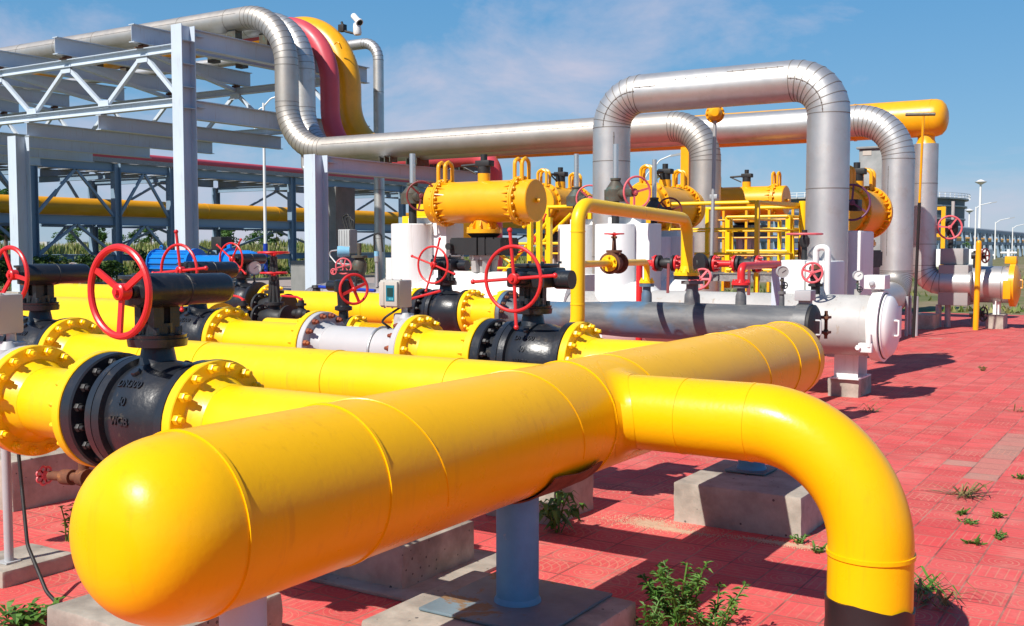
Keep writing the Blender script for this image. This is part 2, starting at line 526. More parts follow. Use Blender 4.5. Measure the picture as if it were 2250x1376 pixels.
M['asphalt'] = mat_simple('road_surface', (.30, .24, .21), (.36, .29, .25), 3)
M['kerb'] = mat_simple('kerb_stone', (.16, .15, .14), (.28, .26, .24), 6)
M['sand'] = mat_simple('spilled_sand', (.50, .33, .22), (.62, .44, .30), 30)
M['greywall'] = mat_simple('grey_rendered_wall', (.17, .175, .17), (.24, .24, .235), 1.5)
M['cabinet'] = mat_simple('grey_cabinet_sheet', (.17, .19, .19), (.32, .34, .34), 1.6, .5, .1)
M['tank'] = mat_simple('grey_tank_paint', (.085, .11, .13), (.12, .145, .16), .2, .6, .1)
M['grate'] = mat_simple('grating_steel', (.20, .20, .20), (.36, .36, .35), 18, .6, .6, .4)
M['insul'] = mat_simple('torn_pad_underside', (.10, .028, .016), (.22, .07, .03), 12, .8)


def mat_leaf(name, a, bcol):
    m, nt, b = newmat(name)
    oi = nd(nt, 'ShaderNodeNewGeometry')
    c = mixc(nt, oi.outputs['Random Per Island'], a, bcol)
    nt.links.new(c, b.inputs['Base Color']); b.inputs['Roughness'].default_value = .55
    b.inputs['Transmission Weight'].default_value = 0
    tr = nd(nt, 'ShaderNodeBsdfTranslucent'); nt.links.new(c, tr.inputs['Color'])
    mx = nd(nt, 'ShaderNodeMixShader', ins={0: .25})
    nt.links.new(b.outputs[0], mx.inputs[1]); nt.links.new(tr.outputs[0], mx.inputs[2])
    nt.links.new(mx.outputs[0], nt.nodes['Material Output'].inputs['Surface'])
    return m


M['leaf'] = mat_leaf('weed_leaf', (.045, .13, .018), (.13, .28, .04))
M['dryleaf'] = mat_leaf('dry_grass_blade', (.10, .12, .03), (.30, .22, .09))
M['field'] = mat_leaf('field_grass', (.085, .17, .022), (.34, .30, .10))
M['hedge'] = mat_leaf('dark_shrub_leaf', (.022, .06, .012), (.06, .12, .02))
M['treeleaf'] = mat_leaf('tree_leaf', (.04, .11, .022), (.10, .20, .04))
M['bark'] = mat_simple('bark', (.10, .07, .05), (.18, .13, .09), 20)


def mat_screen():
    m, nt, b = newmat('lcd_screen')
    p = pos(nt)
    b.inputs['Base Color'].default_value = (.015, .17, .24, 1); b.inputs['Roughness'].default_value = .12
    return m


M['screen'] = mat_screen()
m_, nt_, b_ = newmat('lcd_dark'); b_.inputs['Base Color'].default_value = (.012, .05, .05, 1); b_.inputs['Roughness'].default_value = .15; M['lcd'] = m_
m_, nt_, b_ = newmat('lcd_light'); b_.inputs['Base Color'].default_value = (.10, .42, .50, 1); b_.inputs['Roughness'].default_value = .2; M['lcdlight'] = m_
m_, nt_, b_ = newmat('gauge_dial'); b_.inputs['Base Color'].default_value = (.75, .74, .70, 1); b_.inputs['Roughness'].default_value = .25; M['dial'] = m_
m_, nt_, b_ = newmat('gauge_grey_dial'); b_.inputs['Base Color'].default_value = (.36, .35, .33, 1); b_.inputs['Roughness'].default_value = .35; M['dialgrey'] = m_
m_, nt_, b_ = newmat('dark_glass'); b_.inputs['Base Color'].default_value = (.02, .025, .03, 1); b_.inputs['Roughness'].default_value = .08; M['glass'] = m_
# ------------------------------------------------------------------ parts used on many things
_cache = {}


def bolt_mesh(r, mat, stud=True):
    k = ('bolt', round(r, 4), mat.name, stud)
    if k not in _cache:
        b = MB()
        b.hexp((0, 0, 0), (1, 0, 0), r, r * 1.15)
        if stud: b.lathe([(0, r * .58), (r * .95, r * .58), (r * 1.08, r * .45)], (r * 1.1, 0, 0), (1, 0, 0), 10)
        me = bpy.data.meshes.new('bolt')
        me.from_pydata(b.v, [], b.f); me.materials.append(mat)
        me.polygons.foreach_set('use_smooth', [True] * len(me.polygons)); me.set_sharp_from_angle(angle=math.radians(30))
        _cache[k] = me
    return _cache[k]


def put_bolts(parent, c, axis, Rb, n, r, mat, name='bolt', ph=.5, only=None, mesh_in=None):
    """ring of nuts on the face whose normal is axis; separate objects, or added to mesh_in when given"""
    a, s, v = basis(axis); c = Vector(c)
    for i in range(n):
        q = 2 * PI * (i + ph) / n
        p = c + (s * math.cos(q) + v * math.sin(q)) * Rb
        if mesh_in is not None:
            mesh_in.hexp(p, a, r, r * 1.1)
            mesh_in.cyl(p + a * r * 1.1, p + a * r * 2.2, r * .55, 8)
        else:
            rot = a.to_track_quat('X', 'Z').to_euler()
            inst(bolt_mesh(r, mat), name, parent, p, rot)


def flange(parent, c, axis, R, rp, t, mat, n=16, br=.018, boltmat=None, neck=.07, bolts=1, back=0, name='flange'):
    """weld-neck flange: disc from c along axis, neck tapering to the pipe on the +axis side; nuts on that side as sub-parts"""
    c = Vector(c); a = Vector(axis).normalized()
    mb = MB()
    e = t * .08
    mb.lathe([(0, R - e), (e, R), (t - e, R), (t, R - e), (t, rp * 1.22), (t + neck * .35, rp * 1.12), (t + neck, rp * 1.005)], c, a, 48)
    if bolts == 2: put_bolts(None, c + a * t, a, (R + rp * 1.22) / 2 * 1.02, n, br, mat, mesh_in=mb)
    o = mb.build(name, mat, parent)
    if bolts == 1: put_bolts(o, c + a * t, a, (R + rp * 1.22) / 2 * 1.02, n, br, boltmat or mat)
    return o


def handwheel(parent, c, axis, R, rr, n, mat, rot=0., ext=0., hubr=None, hubh=.05, sp=None, dish=0., name='handwheel', flat=True, single=False, rimsec=None):
    a, s, v = basis(axis); c = Vector(c)
    hubr = hubr or R * .16
    rim = MB(); rim.torus(c, a, R, rr, 48, 10)
    sw = sp or rr * 1.6
    hc = c - a * dish
    sps = []
    for i in range(n):
        q = rot + 2 * PI * i / n
        d = s * math.cos(q) + v * math.sin(q)
        m = MB()
        if ext > 0:
            m.cyl(hc + d * hubr * .6, c + d * (R + ext), sw * .55, 10)
            m.sphere(c + d * (R + ext), sw * .85, 10, 6)
        else:
            p0 = hc + d * hubr * .6; p1 = c + d * (R - rr * .4)
            m.bar(p0, p1, sw * 1.25, sw * .62, up=a)
        sps.append(m)
    hub = MB(); hub.lathe([(-hubh * .5, hubr), (hubh * .4, hubr), (hubh * .5, hubr * .8), (hubh * .5, hubr * .4), (hubh * .75, hubr * .38)], hc, a, 16)
    if single:
        for m in sps + [hub]:
            rim.add(m.v, m.f)
        return rim.build(name, mat, parent)
    o = rim.build(name, mat, parent)
    for m in sps: m.build('spoke', mat, o)
    hub.build('hub', mat, o)
    return o


def text_mesh(body, size, depth=.004):
    cu = bpy.data.curves.new('cast_text', 'FONT')
    cu.body = body; cu.size = size; cu.extrude = depth; cu.align_x = 'CENTER'; cu.resolution_u = 2
    cu.offset = size * .022
    o = bpy.data.objects.new('cast_text', cu); COL.objects.link(o)
    dg = bpy.context.evaluated_depsgraph_get()
    me = o.evaluated_get(dg).to_mesh()
    vs = [w.co.copy() for w in me.vertices]; fs = [list(p.vertices) for p in me.polygons]
    o.to_mesh_clear(); bpy.data.objects.remove(o); bpy.data.curves.remove(cu)
    return vs, fs


def body_text(mb, c, prof, lines, xoff, phi0, size, lead):
    """cast lettering wrapped on a body of revolution about x; phi measured from up towards the -y side"""
    def rad(t):
        for (t0, r0), (t1, r1) in zip(prof[:-1], prof[1:]):
            if t0 <= t <= t1: return r0 + (r1 - r0) * (t - t0) / max(1e-6, t1 - t0)
        return prof[-1][1]
    for k, ln in enumerate(lines):
        vs, fs = text_mesh(ln, size)
        out = []
        for q in vs:
            t = xoff + q.x
            r = rad(t)
            ph = phi0 + (k * lead - q.y) / r
            rr = r + .003 + q.z
            out.append(Vector((c[0] + t, c[1] - math.sin(ph) * rr, c[2] + math.cos(ph) * rr)))
        mb.add(out, fs)


def ball_valve(name, label, c, style='A', group='black ball valves on the yellow pipe rows', wheel=None, text=True, detail=True, R=.262):
    """flanged cast ball valve, length .65 along x, worm gear on top, red handwheel facing -y"""
    x, y, z = c
    t = thing(name, label, 'valve', (x, y, z - .26), group)
    prof = [(-.325, .245), (-.318, R - .004), (-.262, R - .004), (-.255, .25), (-.255, .185), (-.165, .19), (-.165, R - .012), (-.122, R - .008), (-.120, R - .016), (-.116, R - .008), (-.075, R - .012), (-.070, .225), (-.02, .238), (.05, .244), (.12, .240), (.19, .222), (.24, .208), (.272, .215), (.275, R - .006), (.318, R - .004), (.325, .245)]
    b = MB(); b.lathe(prof, c, (1, 0, 0), 56)
    # cast bosses, drain plug, rib
    for ph in (-.55, .62):
        p = Vector((x + .04, y - math.sin(ph) * .24, z + math.cos(ph) * .24))
        b.hexp(p - Vector((0, -math.sin(ph), math.cos(ph))) * .01, (0, -math.sin(ph), math.cos(ph)), .022, .03)
    if text: body_text(b, c, prof, ['DN300', '40', 'WCB'], .05, .92, .048, .08)
    b.build('body', M['black'], t)
    put_bolts(t, (x - .255, y, z), (1, 0, 0), .223, 16, .019, M['blackmat'] if style != 'C' else M['blackmat'], 'stud_bolt')
    n = MB()
    n.lathe([(.19, .095), (.235, .078), (.30, .066), (.302, .122), (.335, .126), (.336, .118), (.352, .122), (.354, .07), (.40, .07)], c, (0, 0, 1), 28)
    for q in range(4):
        w = q * PI / 2 + PI / 4
        n.bar((x + math.cos(w) * .06, y + math.sin(w) * .06, z + .355), (x + math.cos(w) * .06, y + math.sin(w) * .06, z + .50), .05, .04)
    for q in range(6):
        w = q * PI / 3 + .3
        n.hexp((x + math.cos(w) * .1, y + math.sin(w) * .1, z + .354), (0, 0, 1), .014, .03)
    n.build('bonnet', M['black'], t)
    g = MB()
    if style in 'AC':
        g.lathe([(.47, .10), (.48, .135), (.585, .14), (.59, .155), (.603, .155), (.606, .10), (.612, .10)], c, (0, 0, 1), 32)
        gx = x + .125
        L = .27
        g.lathe([(-.235, .03), (-.21, .03), (-.209, .058), (-.195, .066), (.03, .066), (.032, .070), (.05, .070), (.052, .066), (L - .02, .066), (L, .06), (L + .02, .035), (L + .025, 0)], (gx, y, z + .545), (0, 1, 0), 28)
        g.box(x + .03, gx, y - .10, y + .10, z + .49, z + .585)
        wc = (gx, y - .285, z + .545)
    else:
        g.cbox(x - .12, x + .16, y - .13, y + .15, z + .47, z + .595, .015)
        g.cbox(x - .10, x + .13, y - .115, y + .12, z + .597, z + .62, .008)
        g.cyl((x + .02, y - .10, z + .53), (x + .02, y - .24, z + .53), .045, 16)
        g.cyl((x + .16, y + .03, z + .52), (x + .27, y + .03, z + .52), .06, 16)
        for (i, j) in ((-.1, -.1), (.13, -.1), (-.1, .12), (.13, .12)):
            g.hexp((x + i, y + j, z + .62), (0, 0, 1), .012, .015)
        wc = (x + .02, y - .27, z + .53)
    g.build('gearbox', M['black'], t)
    s = MB(); s.cyl((wc[0], wc[1] + .08, wc[2]), (wc[0], wc[1] - .01, wc[2]), .02, 12); s.build('shaft', M['blackmat'], t)
    w = dict(n=3, R=.178, rr=.0145, rot=.35, ext=0, sp=.020) if style == 'A' else dict(n=4, R=.2, rr=.0115, rot=.08, ext=.10, sp=.020)
    if wheel: w.update(wheel)
    handwheel(t, wc, (0, -1, 0), w['R'], w['rr'], w['n'], M['red'], rot=w['rot'], ext=w['ext'], sp=w['sp'], hubr=.034, hubh=.05, dish=.012)
    return t


def spool(name, label, x0, x1, y, z, r, mat, fl0=True, fl1=True, group=None, R=.262, n=16, boltmat=None, cat='pipe', welds=(), b0=1, b1=1, seg=40):
    """straight pipe along x with a flange at each end; nuts on the pipe side of the flange"""
    t = thing(name, label, cat, ((x0 + x1) / 2, y, z - r), group)
    m = MB()
    a = x0 + (.05 if fl0 else 0); b = x1 - (.05 if fl1 else 0)
    m.lathe([(0, r), (b - a, r)], (a, y, z), (1, 0, 0), seg)
    for w in welds: m.ring((w, y, z), (1, 0, 0), r, .012, .004, seg)
    m.build('pipe_wall', mat, t)
    if fl0: flange(t, (x0, y, z), (1, 0, 0), R, r, .05, mat, n, .021, boltmat, bolts=b0)
    if fl1: flange(t, (x1, y, z), (-1, 0, 0), R, r, .05, mat, n, .021, boltmat, bolts=b1)
    return t


def gauge(label, p, axis, R=.055, h=.16, dial='dial', group='pressure gauges on the pipes', valve=True, mat='greysteel'):
    p = Vector(p); a = Vector(axis).normalized()
    t = thing('pressure_gauge', label, 'gauge', p, group)
    s = MB(); s.cyl(p, p + Vector((0, 0, h)), .012, 10); s.hexp(p + Vector((0, 0, h * .25)), (0, 0, 1), .02, .025); s.hexp(p + Vector((0, 0, h * .7)), (0, 0, 1), .02, .02)
    s.build('stem', M['brownsteel'], t)
    c = p + Vector((0, 0, h + R * .9))
    g = MB(); g.lathe([(-.03, R * .95), (.018, R), (.026, R), (.026, R * .9), (.018, R * .88)], c, a, 28)
    g.build('case', M[mat], t)
    d = MB(); d.lathe([(.0185, R * .875), (.0195, R * .875)], c, a, 28); dd = d.build('dial', M[dial], t)
    _, s_, v_ = basis(a)
    n = MB(); n.bar(c + a * .022 - (s_ + v_) * R * .15, c + a * .022 + (s_ + v_ * .6) * R * .55, R * .07, .002, up=a)
    n.build('needle', M['black'], t)
    if valve:
        handwheel(t, p + Vector((.03, -.02, h * .42)), (.7, -.7, 0), .03, .005, 4, M['black'], single=True)
    return t


def rising_valve(name, label, c, r, mat, wmat, h, R, axis=(1, 0, 0), group='small handwheel valves among the pipes', wn=5, fl=True, vert=True, hw_axis=None):
    """globe/gate valve: bulb body with flanged ends along axis, yoke, stem and handwheel on top"""
    c = Vector(c); a = Vector(axis).normalized()
    t = thing(name, label, 'valve', c, group)
    L = r * 2.6
    b = MB()
    b.lathe([(-L, r * 1.75), (-L + r * .35, r * 1.75), (-L + r * .36, r * .95), (-L * .4, r * 1.2), (0, r * 1.45), (L * .4, r * 1.2), (L - r * .36, r * .95), (L - r * .35, r * 1.75), (L, r * 1.75)], c, a, 24)
    b.lathe([(r * .8, r * .9), (r * 1.7, r * .8), (r * 1.72, r * 1.3), (r * 2.1, r * 1.3), (r * 2.12, r * .6)], c, (0, 0, 1), 20)
    put_bolts(None, c + a * (-L + r * .35), a, r * 1.4, 8, r * .16, mat, mesh_in=b)
    put_bolts(None, c - a * (-L + r * .35), -a, r * 1.4, 8, r * .16, mat, mesh_in=b)
    b.build('body', mat, t)
    y = MB()
    s = a
    for k in (-1, 1):
        y.bar(c + s * (k * r * .75) + Vector((0, 0, r * 2.1)), c + s * (k * r * .35) + Vector((0, 0, h * .86)), r * .28, r * .35, up=a)
    y.lathe([(h * .84, r * .5), (h * .92, r * .5)], c, (0, 0, 1), 14)
    y.lathe([(r * 2.1, r * .35), (h + r * .25, r * .22)], c, (0, 0, 1), 10)
    y.build('yoke', mat, t)
    handwheel(t, c + Vector((0, 0, h)), hw_axis or (0, 0, 1), R, R * .075, wn, wmat, hubr=R * .18, hubh=R * .25, sp=R * .12, dish=R * .12)
    return t


def block(label, x0, x1, y0, y1, h, group='concrete pipe support blocks on the red paving', z0=-.05, name='concrete_block', b=.014):
    m = MB(); m.cbox(x0, x1, y0, y1, z0, h, b)
    # weathered edges
    bm = bmesh.new()
    vs = [bm.verts.new(p) for p in m.v]
    for f in m.f: bm.faces.new([vs[i] for i in f])
    bmesh.ops.subdivide_edges(bm, edges=[e for e in bm.edges if e.calc_length() > .1], cuts=7, use_grid_fill=True)
    for v in bm.verts:
        n = noise.noise(v.co * 9.0) * .006 + noise.noise(v.co * 31.0) * .003
        v.co += Vector((n, noise.noise(v.co * 9.0 + Vector((5, 3, 1))) * .006, n * .7))
    bm.verts.index_update()
    k = MB(); k.add([v.co.copy() for v in bm.verts], [[v.index for v in f.verts] for f in bm.faces]); bm.free()
    o = k.build(name, M['concrete'], None, ((x0 + x1) / 2, (y0 + y1) / 2, 0))
    return tag(o, label, 'concrete block', group)


def support(label, x, y, z0, z1, r, mat, plate=.3, group='round steel posts under the yellow header', square=False, pm='postblue'):
    t = thing('pipe_support', label, 'support', (x, y, z0), group)
    m = MB(); m.cyl((x, y, z0 + .012), (x, y, z1), r, 28)
    m.lathe([(.012, r * 1.12), (.02, r * 1.10), (.035, r * 1.003)], (x, y, z0), (0, 0, 1), 28)
    m.build('post', M[mat], t)
    if plate:
        p = MB(); p.cbox(x - plate, x + plate, y - plate, y + plate, z0 + .002, z0 + .014, .004); p.build('base_plate', M[pm], t)
    return t


def cladpipe(mb, pts, r, R, seams=1.2, bs=9, seg=32, off=.3, seg_bend=True, h=.006, w=.016):
    """insulated pipe with sheet-metal laps: material 0 sheet, 1 seam"""
    st = mb.tube(pts, r, seg, R, bs, mi=0)
    for k, (p, t, b) in enumerate(st):
        if b and seg_bend: mb.ring(p, t, r, w, h, seg, mi=1)
    for (p0, t0, b0), (p1, t1, b1) in zip(st[:-1], st[1:]):
        if b0 and b1: continue
        L = (p1 - p0).length
        n = int(L / seams)
        for i in range(n):
            q = p0 + (p1 - p0) * ((i + off + .35) / max(n, 1) if n > 0 else .5)
            if (q - p0).length < L - .1: mb.ring(q, (p1 - p0), r, w, h, seg, mi=1)
    return st
Z0 = .93
HX = -2.29
ROW = [3.05, 4.40, 5.85]
# ------------------------------------------------------------------ big yellow header with its elbow branch
hz, hr = .897, .258
t = thing('header_pipe', 'big yellow header pipe with rounded end and bent branch, crossing the whole foreground', 'pipe', (HX, 4.5, 0))
m = MB()
prof = []
yd, yf = 1.95, 7.00
for i in range(21):
    q = PI / 2 * (i / 20) ** 1.25
    prof.append((yd - .275 * math.cos(q) ** .88, hr * math.sin(q) ** .72 if i else 0))
prof += [(yf, hr)]
for i in range(1, 9):
    q = PI / 2 * i / 8
    prof.append((yf + .10 + .16 * math.sin(q), hr * math.cos(q) ** .7 if i < 8 else 0))
m.lathe([(a, b) for a, b in prof], (HX, 0, hz), (0, 1, 0), 72)
for w in (yd, 2.53, 4.05, 6.6, 7.01): m.ring((HX, w, hz), (0, 1, 0), hr, .012, .005, 72)
# spiral weld seam running round the pipe wall
pts = []
for y0 in (2.68, 3.62, 4.42, 5.9):
    for sgn in (1,):
        pts = []
        for k in range(26):
            q = PI * .62 - PI * .75 * k / 25
            pts.append((HX + math.cos(q) * (hr + .0005), y0 + (k / 25) * .20 - .03, hz + math.sin(q) * (hr + .0005)))
        m.tube(pts, .0034, 6, 0)
m.build('header_barrel', M['yellow'], t, ang=40)
b = MB()
by, bz, br = 4.25, .93, .163
lx = -1.02
b.tube([(HX + .1, by, bz), (lx, by, bz), (lx, by, -.05)], br, 48, [.46], 24)
for (p, a) in (((-1.80, by, bz), (1, 0, 0)), ((-1.50, by, bz), (1, 0, 0))): b.ring(p, a, br, .010, .002, 48)
b.ring((lx, by, .455), (0, 0, 1), br, .016, .006, 48)
NB = 64
ra, rb_, rc_ = [], [], []
for i in range(NB):
    q = 2 * PI * i / NB
    def cur(rr):
        dz = max(-hr * .985, min(hr * .985, bz + rr * math.sin(q) - hz))
        return Vector((HX + math.sqrt(hr * hr - dz * dz), by + rr * math.cos(q), hz + dz))
    A = cur(br + .055); C = cur(br); B = C + Vector((.06, 0, 0)) + Vector((0, math.cos(q), math.sin(q))) * .0015
    ra.append(A + (A - Vector((HX, A.y, hz))).normalized() * .001); rc_.append((A + C * 2 + B) / 4); rb_.append(B)
vs = ra + [(a * .56 + c * .44 + (c - (a + d) / 2) * .12) for a, c, d in zip(ra, rc_, rb_)] + rc_ + [(d * .56 + c * .44 + (c - (a + d) / 2) * .12) for a, c, d in zip(ra, rc_, rb_)] + rb_
b.add(vs, [(k * NB + i, (k + 1) * NB + i, (k + 1) * NB + (i + 1) % NB, k * NB + (i + 1) % NB) for k in range(4) for i in range(NB)])
b.build('elbow_branch', M['yellow'], t, ang=40)
tp = MB()
n = 64
prof2 = [(-.03, br + .006), (.04, br + .010), (.07, br + .006), (.13, br + .009), (.19, br + .005), (.262, br + .008)]
tp.lathe(prof2, (lx, by, 0), (0, 0, 1), n)
for i in range(len(prof2) * n - n, len(prof2) * n):
    tp.v[i].z += .018 * noise.noise(Vector((i * .21, 3, 1))) + .02 * math.sin(i * 2 * PI / n + 2.2)
tp.build('wrapping_tape', M['tape'], t)
sd = MB()
N1, N2 = 16, 26
vs = []
for ring_ in (0, 1):
    for i in range(N1 + 1):
        y = 3.56 + .40 * i / N1
        for j in range(N2 + 1):
            f = j / N2
            q = -PI * .97 + f * (PI * .80)       # from below-left up to the right hand side
            lift = .006 + .026 * max(0, f - .72) / .28 * (.35 + .65 * math.sin(PI * min(1, max(0, (i / N1 - .12) / .8)))) + .012 * max(0, f - .5) * noise.noise(Vector((y * 5, f * 3, 0)))
            r = hr + lift + (.0 if ring_ else .006)
            vs.append((HX + math.cos(q) * r, y + .02 * noise.noise(Vector((f * 6, i * .7, 2))), hz + math.sin(q) * r))
nn = (N1 + 1) * (N2 + 1)
fs = []
for i in range(N1):
    for j in range(N2):
        k = i * (N2 + 1) + j
        fs.append((k, k + 1, k + N2 + 2, k + N2 + 1)); fs.append((nn + k, nn + k + N2 + 1, nn + k + N2 + 2, nn + k + 1))
edge = [i * (N2 + 1) + N2 for i in range(N1 + 1)]
for k, l in zip(edge[:-1], edge[1:]): fs.append((k, nn + k, nn + l, l))
for j in range(N2):
    fs.append((j, nn + j, nn + j + 1, j + 1)); k = N1 * (N2 + 1) + j; fs.append((k, k + 1, nn + k + 1, nn + k))
sd.add(vs, fs)
tag(sd.build('saddle_pad', M['insul'], t, ang=60), 'rusty torn pad peeling off under the pipe')

# supports of the header
support('pale blue round post under the rounded near end of the header', HX, 2.16, .28, .68, .068, 'postpale', 0)
support('worn blue round post on the square plate in the middle of the header', HX, 3.665, .19, .675, .088, 'postblue', .29, pm='plateblue')
support('short blue round post under the far part of the header', HX, 6.45, .25, .69, .084, 'postblue', .13, pm='plateblue')
block('concrete block under the rounded near end of the header', -2.72, -1.93, 1.9, 2.6, .28)
block('concrete block behind the rounded header end, under the nearest pipe row', -3.74, -3.08, 2.50, 3.12, .25)
block('low concrete block with a blue steel plate under the middle of the header', -2.71, -1.89, 3.17, 3.96, .188)
block('square concrete block half in the shadow of the header, beside the elbow', -2.58, -1.80, 5.90, 6.72, .245)
block('long concrete block behind the blue post in the shade', -3.72, -3.12, 3.96, 4.57, .225)
block('concrete block with leaning weed under the third pipe row', -3.62, -3.13, 5.42, 5.92, .30)
block('concrete block under the left valve with the drain valve in front', -6.75, -6.15, 3.9, 4.5, .32)
block('thin concrete foot block of the grey post, bottom left', -5.16, -4.80, 2.98, 3.38, .085)
sl = MB(); sl.cbox(-3.85, -2.95, 3.86, 4.72, .004, .022, .006); tag(sl.build('mortar_slab', M['concrete'], None, (-3.4, 4.3, 0)), 'flat mortar slab around the long concrete block', 'slab')

# ------------------------------------------------------------------ row 1
y = ROW[0]
ball_valve('ball_valve', 'large black ball valve with thick three-spoke red wheel, nearest the rounded header end', (-3.725, y, Z0), 'A', wheel=dict(rot=.50))
spool('flanged_pipe', 'short yellow spool with bolted flanges at the far left edge, nearest the camera', -4.62, -4.052, y, Z0, .162, M['yellow_pipe'], group='yellow flanged pipe pieces')
spool('flanged_pipe', 'yellow pipe with a bolted flange running from the nearest valve into the header', -3.398, HX - .15, y, Z0, .162, M['yellow_pipe'], True, False, group='yellow flanged pipe pieces')


def meter(label, x0, x1, y, tx, band=True, gr='flow meters with screen boxes'):
    """white flow-meter spool with flanges, neck and display box"""
    t = thing('flow_meter', label, 'flow meter', ((x0 + x1) / 2, y, Z0 - .17), gr)
    m = MB(); m.lathe([(.05, .158), (x1 - x0 - .05, .158)], (x0, y, Z0), (1, 0, 0), 40); m.build('meter_tube', M['meter'], t)
    flange(t, (x0, y, Z0), (1, 0, 0), .256, .158, .05, M['meter'], 16, .022, M['rustnut'])
    flange(t, (x1, y, Z0), (-1, 0, 0), .256, .158, .05, M['meter'], 16, .022, M['rustnut'])
    k = MB(); k.lathe([(.14, .075), (.20, .06), (.26, .045)], (tx, y, Z0), (0, 0, 1), 20)
    k.cbox(tx - .06, tx + .05, y - .05, y + .05, Z0 + .17, Z0 + .27, .012)
    k.lathe([(.17, .045), (.24, .045), (.275, .02)], (tx + .05, y - .05, Z0), (0, 0, 1), 16)
    k.cyl((tx, y, Z0 + .25), (tx, y, Z0 + .31), .022, 12)
    k.build('neck', M['meter'], t)
    pl = MB(); pl.box(tx - .02, tx + .035, y - .0535, y - .0515, Z0 + .19, Z0 + .245); pl.build('rating_plate', M['greysteel'], t)
    e = MB(); bx0, bx1, by0, by1, bz0, bz1 = tx - .145, tx + .03, y - .09, y + .05, Z0 + .31, Z0 + .50
    e.cbox(bx0, bx1, by0, by1, bz0, bz1, .012)
    e.cbox(bx0 + .055, bx1 - .006, by0 - .022, by0 + .005, bz0 + .01, bz1 - .01, .01)
    e.cbox(bx0 + .004, bx0 + .048, by0 - .014, by0 + .005, bz0 + .012, bz1 - .012, .008)
    for i in (bx0 + .02, (bx0 + bx1) / 2, bx1 - .012):
        for j in (bz0, bz1 - .012): e.cyl((i, by0 + .03, j + (.012 if j > bz0 else -.0)), (i, by0 + .03, j + (.02 if j > bz0 else -.008)), .007, 8)
    h = e.build('display_box', M['beige'], t)
    s = MB(); sx0, sx1, sz0, sz1 = bx0 + .075, bx1 - .028, bz0 + .045, bz1 - .035
    s.box(sx0, sx1, by0 - .0245, by0 - .0215, sz0, sz1); s.build('screen', M['screen'], h)
    s = MB(); s.box(sx0 + .012, sx1 - .01, by0 - .0275, by0 - .025, sz0 + .034, sz1 - .018); s.build('reading_area', M['lcd'], h)
    s = MB()
    for q in range(3): s.box(sx0 + .028 + q * .014, sx0 + .038 + q * .014, by0 - .0275, by0 - .025, sz0 + .008, sz0 + .024)
    s.build('digits', M['lcdlight'], h)
    if band:
        c = MB(); c.tube([(x1 - .30, y - .165 * math.cos(q), Z0 + .165 * math.sin(q)) for q in [PI * i / 16 for i in range(-2, 19)]], .008, 8); c.build('impulse_tube', M['chrome'], t)
        w = MB(); w.tube([(tx, y - .02, Z0 + .32), (tx - .12, y - .12, Z0 + .22), (tx - .2, y + .1, Z0 + .15), (tx - .16, y + .24, Z0 + .0)], .008, 8, .06, 5); w.build('cable', M['rubber'], t)
    return t


meter('white flow meter with a screen box at the far left edge, behind the nearest flange', -5.55, -4.628, y, -4.78, False)
# ------------------------------------------------------------------ row 2
y = ROW[1]
ball_valve('ball_valve', 'black ball valve with three-spoke red wheel at the left edge, behind the screen box', (-6.56, y, Z0 + .0), 'A', wheel=dict(rot=-.15))
spool('flanged_pipe', 'long yellow pipe with one bolted flange, second row from the camera', -6.232, HX - .15, y, Z0, .162, M['yellow_pipe'], True, False, group='yellow flanged pipe pieces', welds=(-5.4, -4.9, -3.9, -3.1))
spool('flanged_pipe', 'yellow pipe leaving the left edge behind the second valve', -9.5, -6.888, y, Z0, .162, M['yellow_pipe'], False, True, group='yellow flanged pipe pieces', b1=2)
# ------------------------------------------------------------------ row 3
y = ROW[2]
ball_valve('ball_valve', 'black ball valve with thin red wheel, left end of the metering row', (-6.66, y, Z0), 'C', wheel=dict(rot=.08))
spool('flanged_pipe', 'yellow spool between the left ball valve and the white flow meter', -6.332, -5.36, y, Z0, .162, M['yellow_pipe'], group='yellow flanged pipe pieces')
meter('white flow meter with rusty bolts and screen box in the metering row', -5.355, -4.475, y, -4.58)
spool('flanged_pipe', 'yellow spool between the white flow meter and the four-spoke valve', -4.47, -3.868, y, Z0, .162, M['yellow_pipe'], group='yellow flanged pipe pieces')
ball_valve('ball_valve', 'black ball valve with four-bar red wheel, right end of the metering row', (-3.54, y, Z0), 'B', wheel=dict(rot=.08))
spool('flanged_pipe', 'yellow pipe with bolted flange from the metering row into the header', -3.212, HX - .15, y, Z0, .162, M['yellow_pipe'], True, False, group='yellow flanged pipe pieces')
spool('flanged_pipe', 'wide yellow pipe stub left of the metering row valve', -9.6, -6.99, y + .55, Z0 + .0, .25, M['yellow_pipe'], False, False, group='yellow flanged pipe pieces')
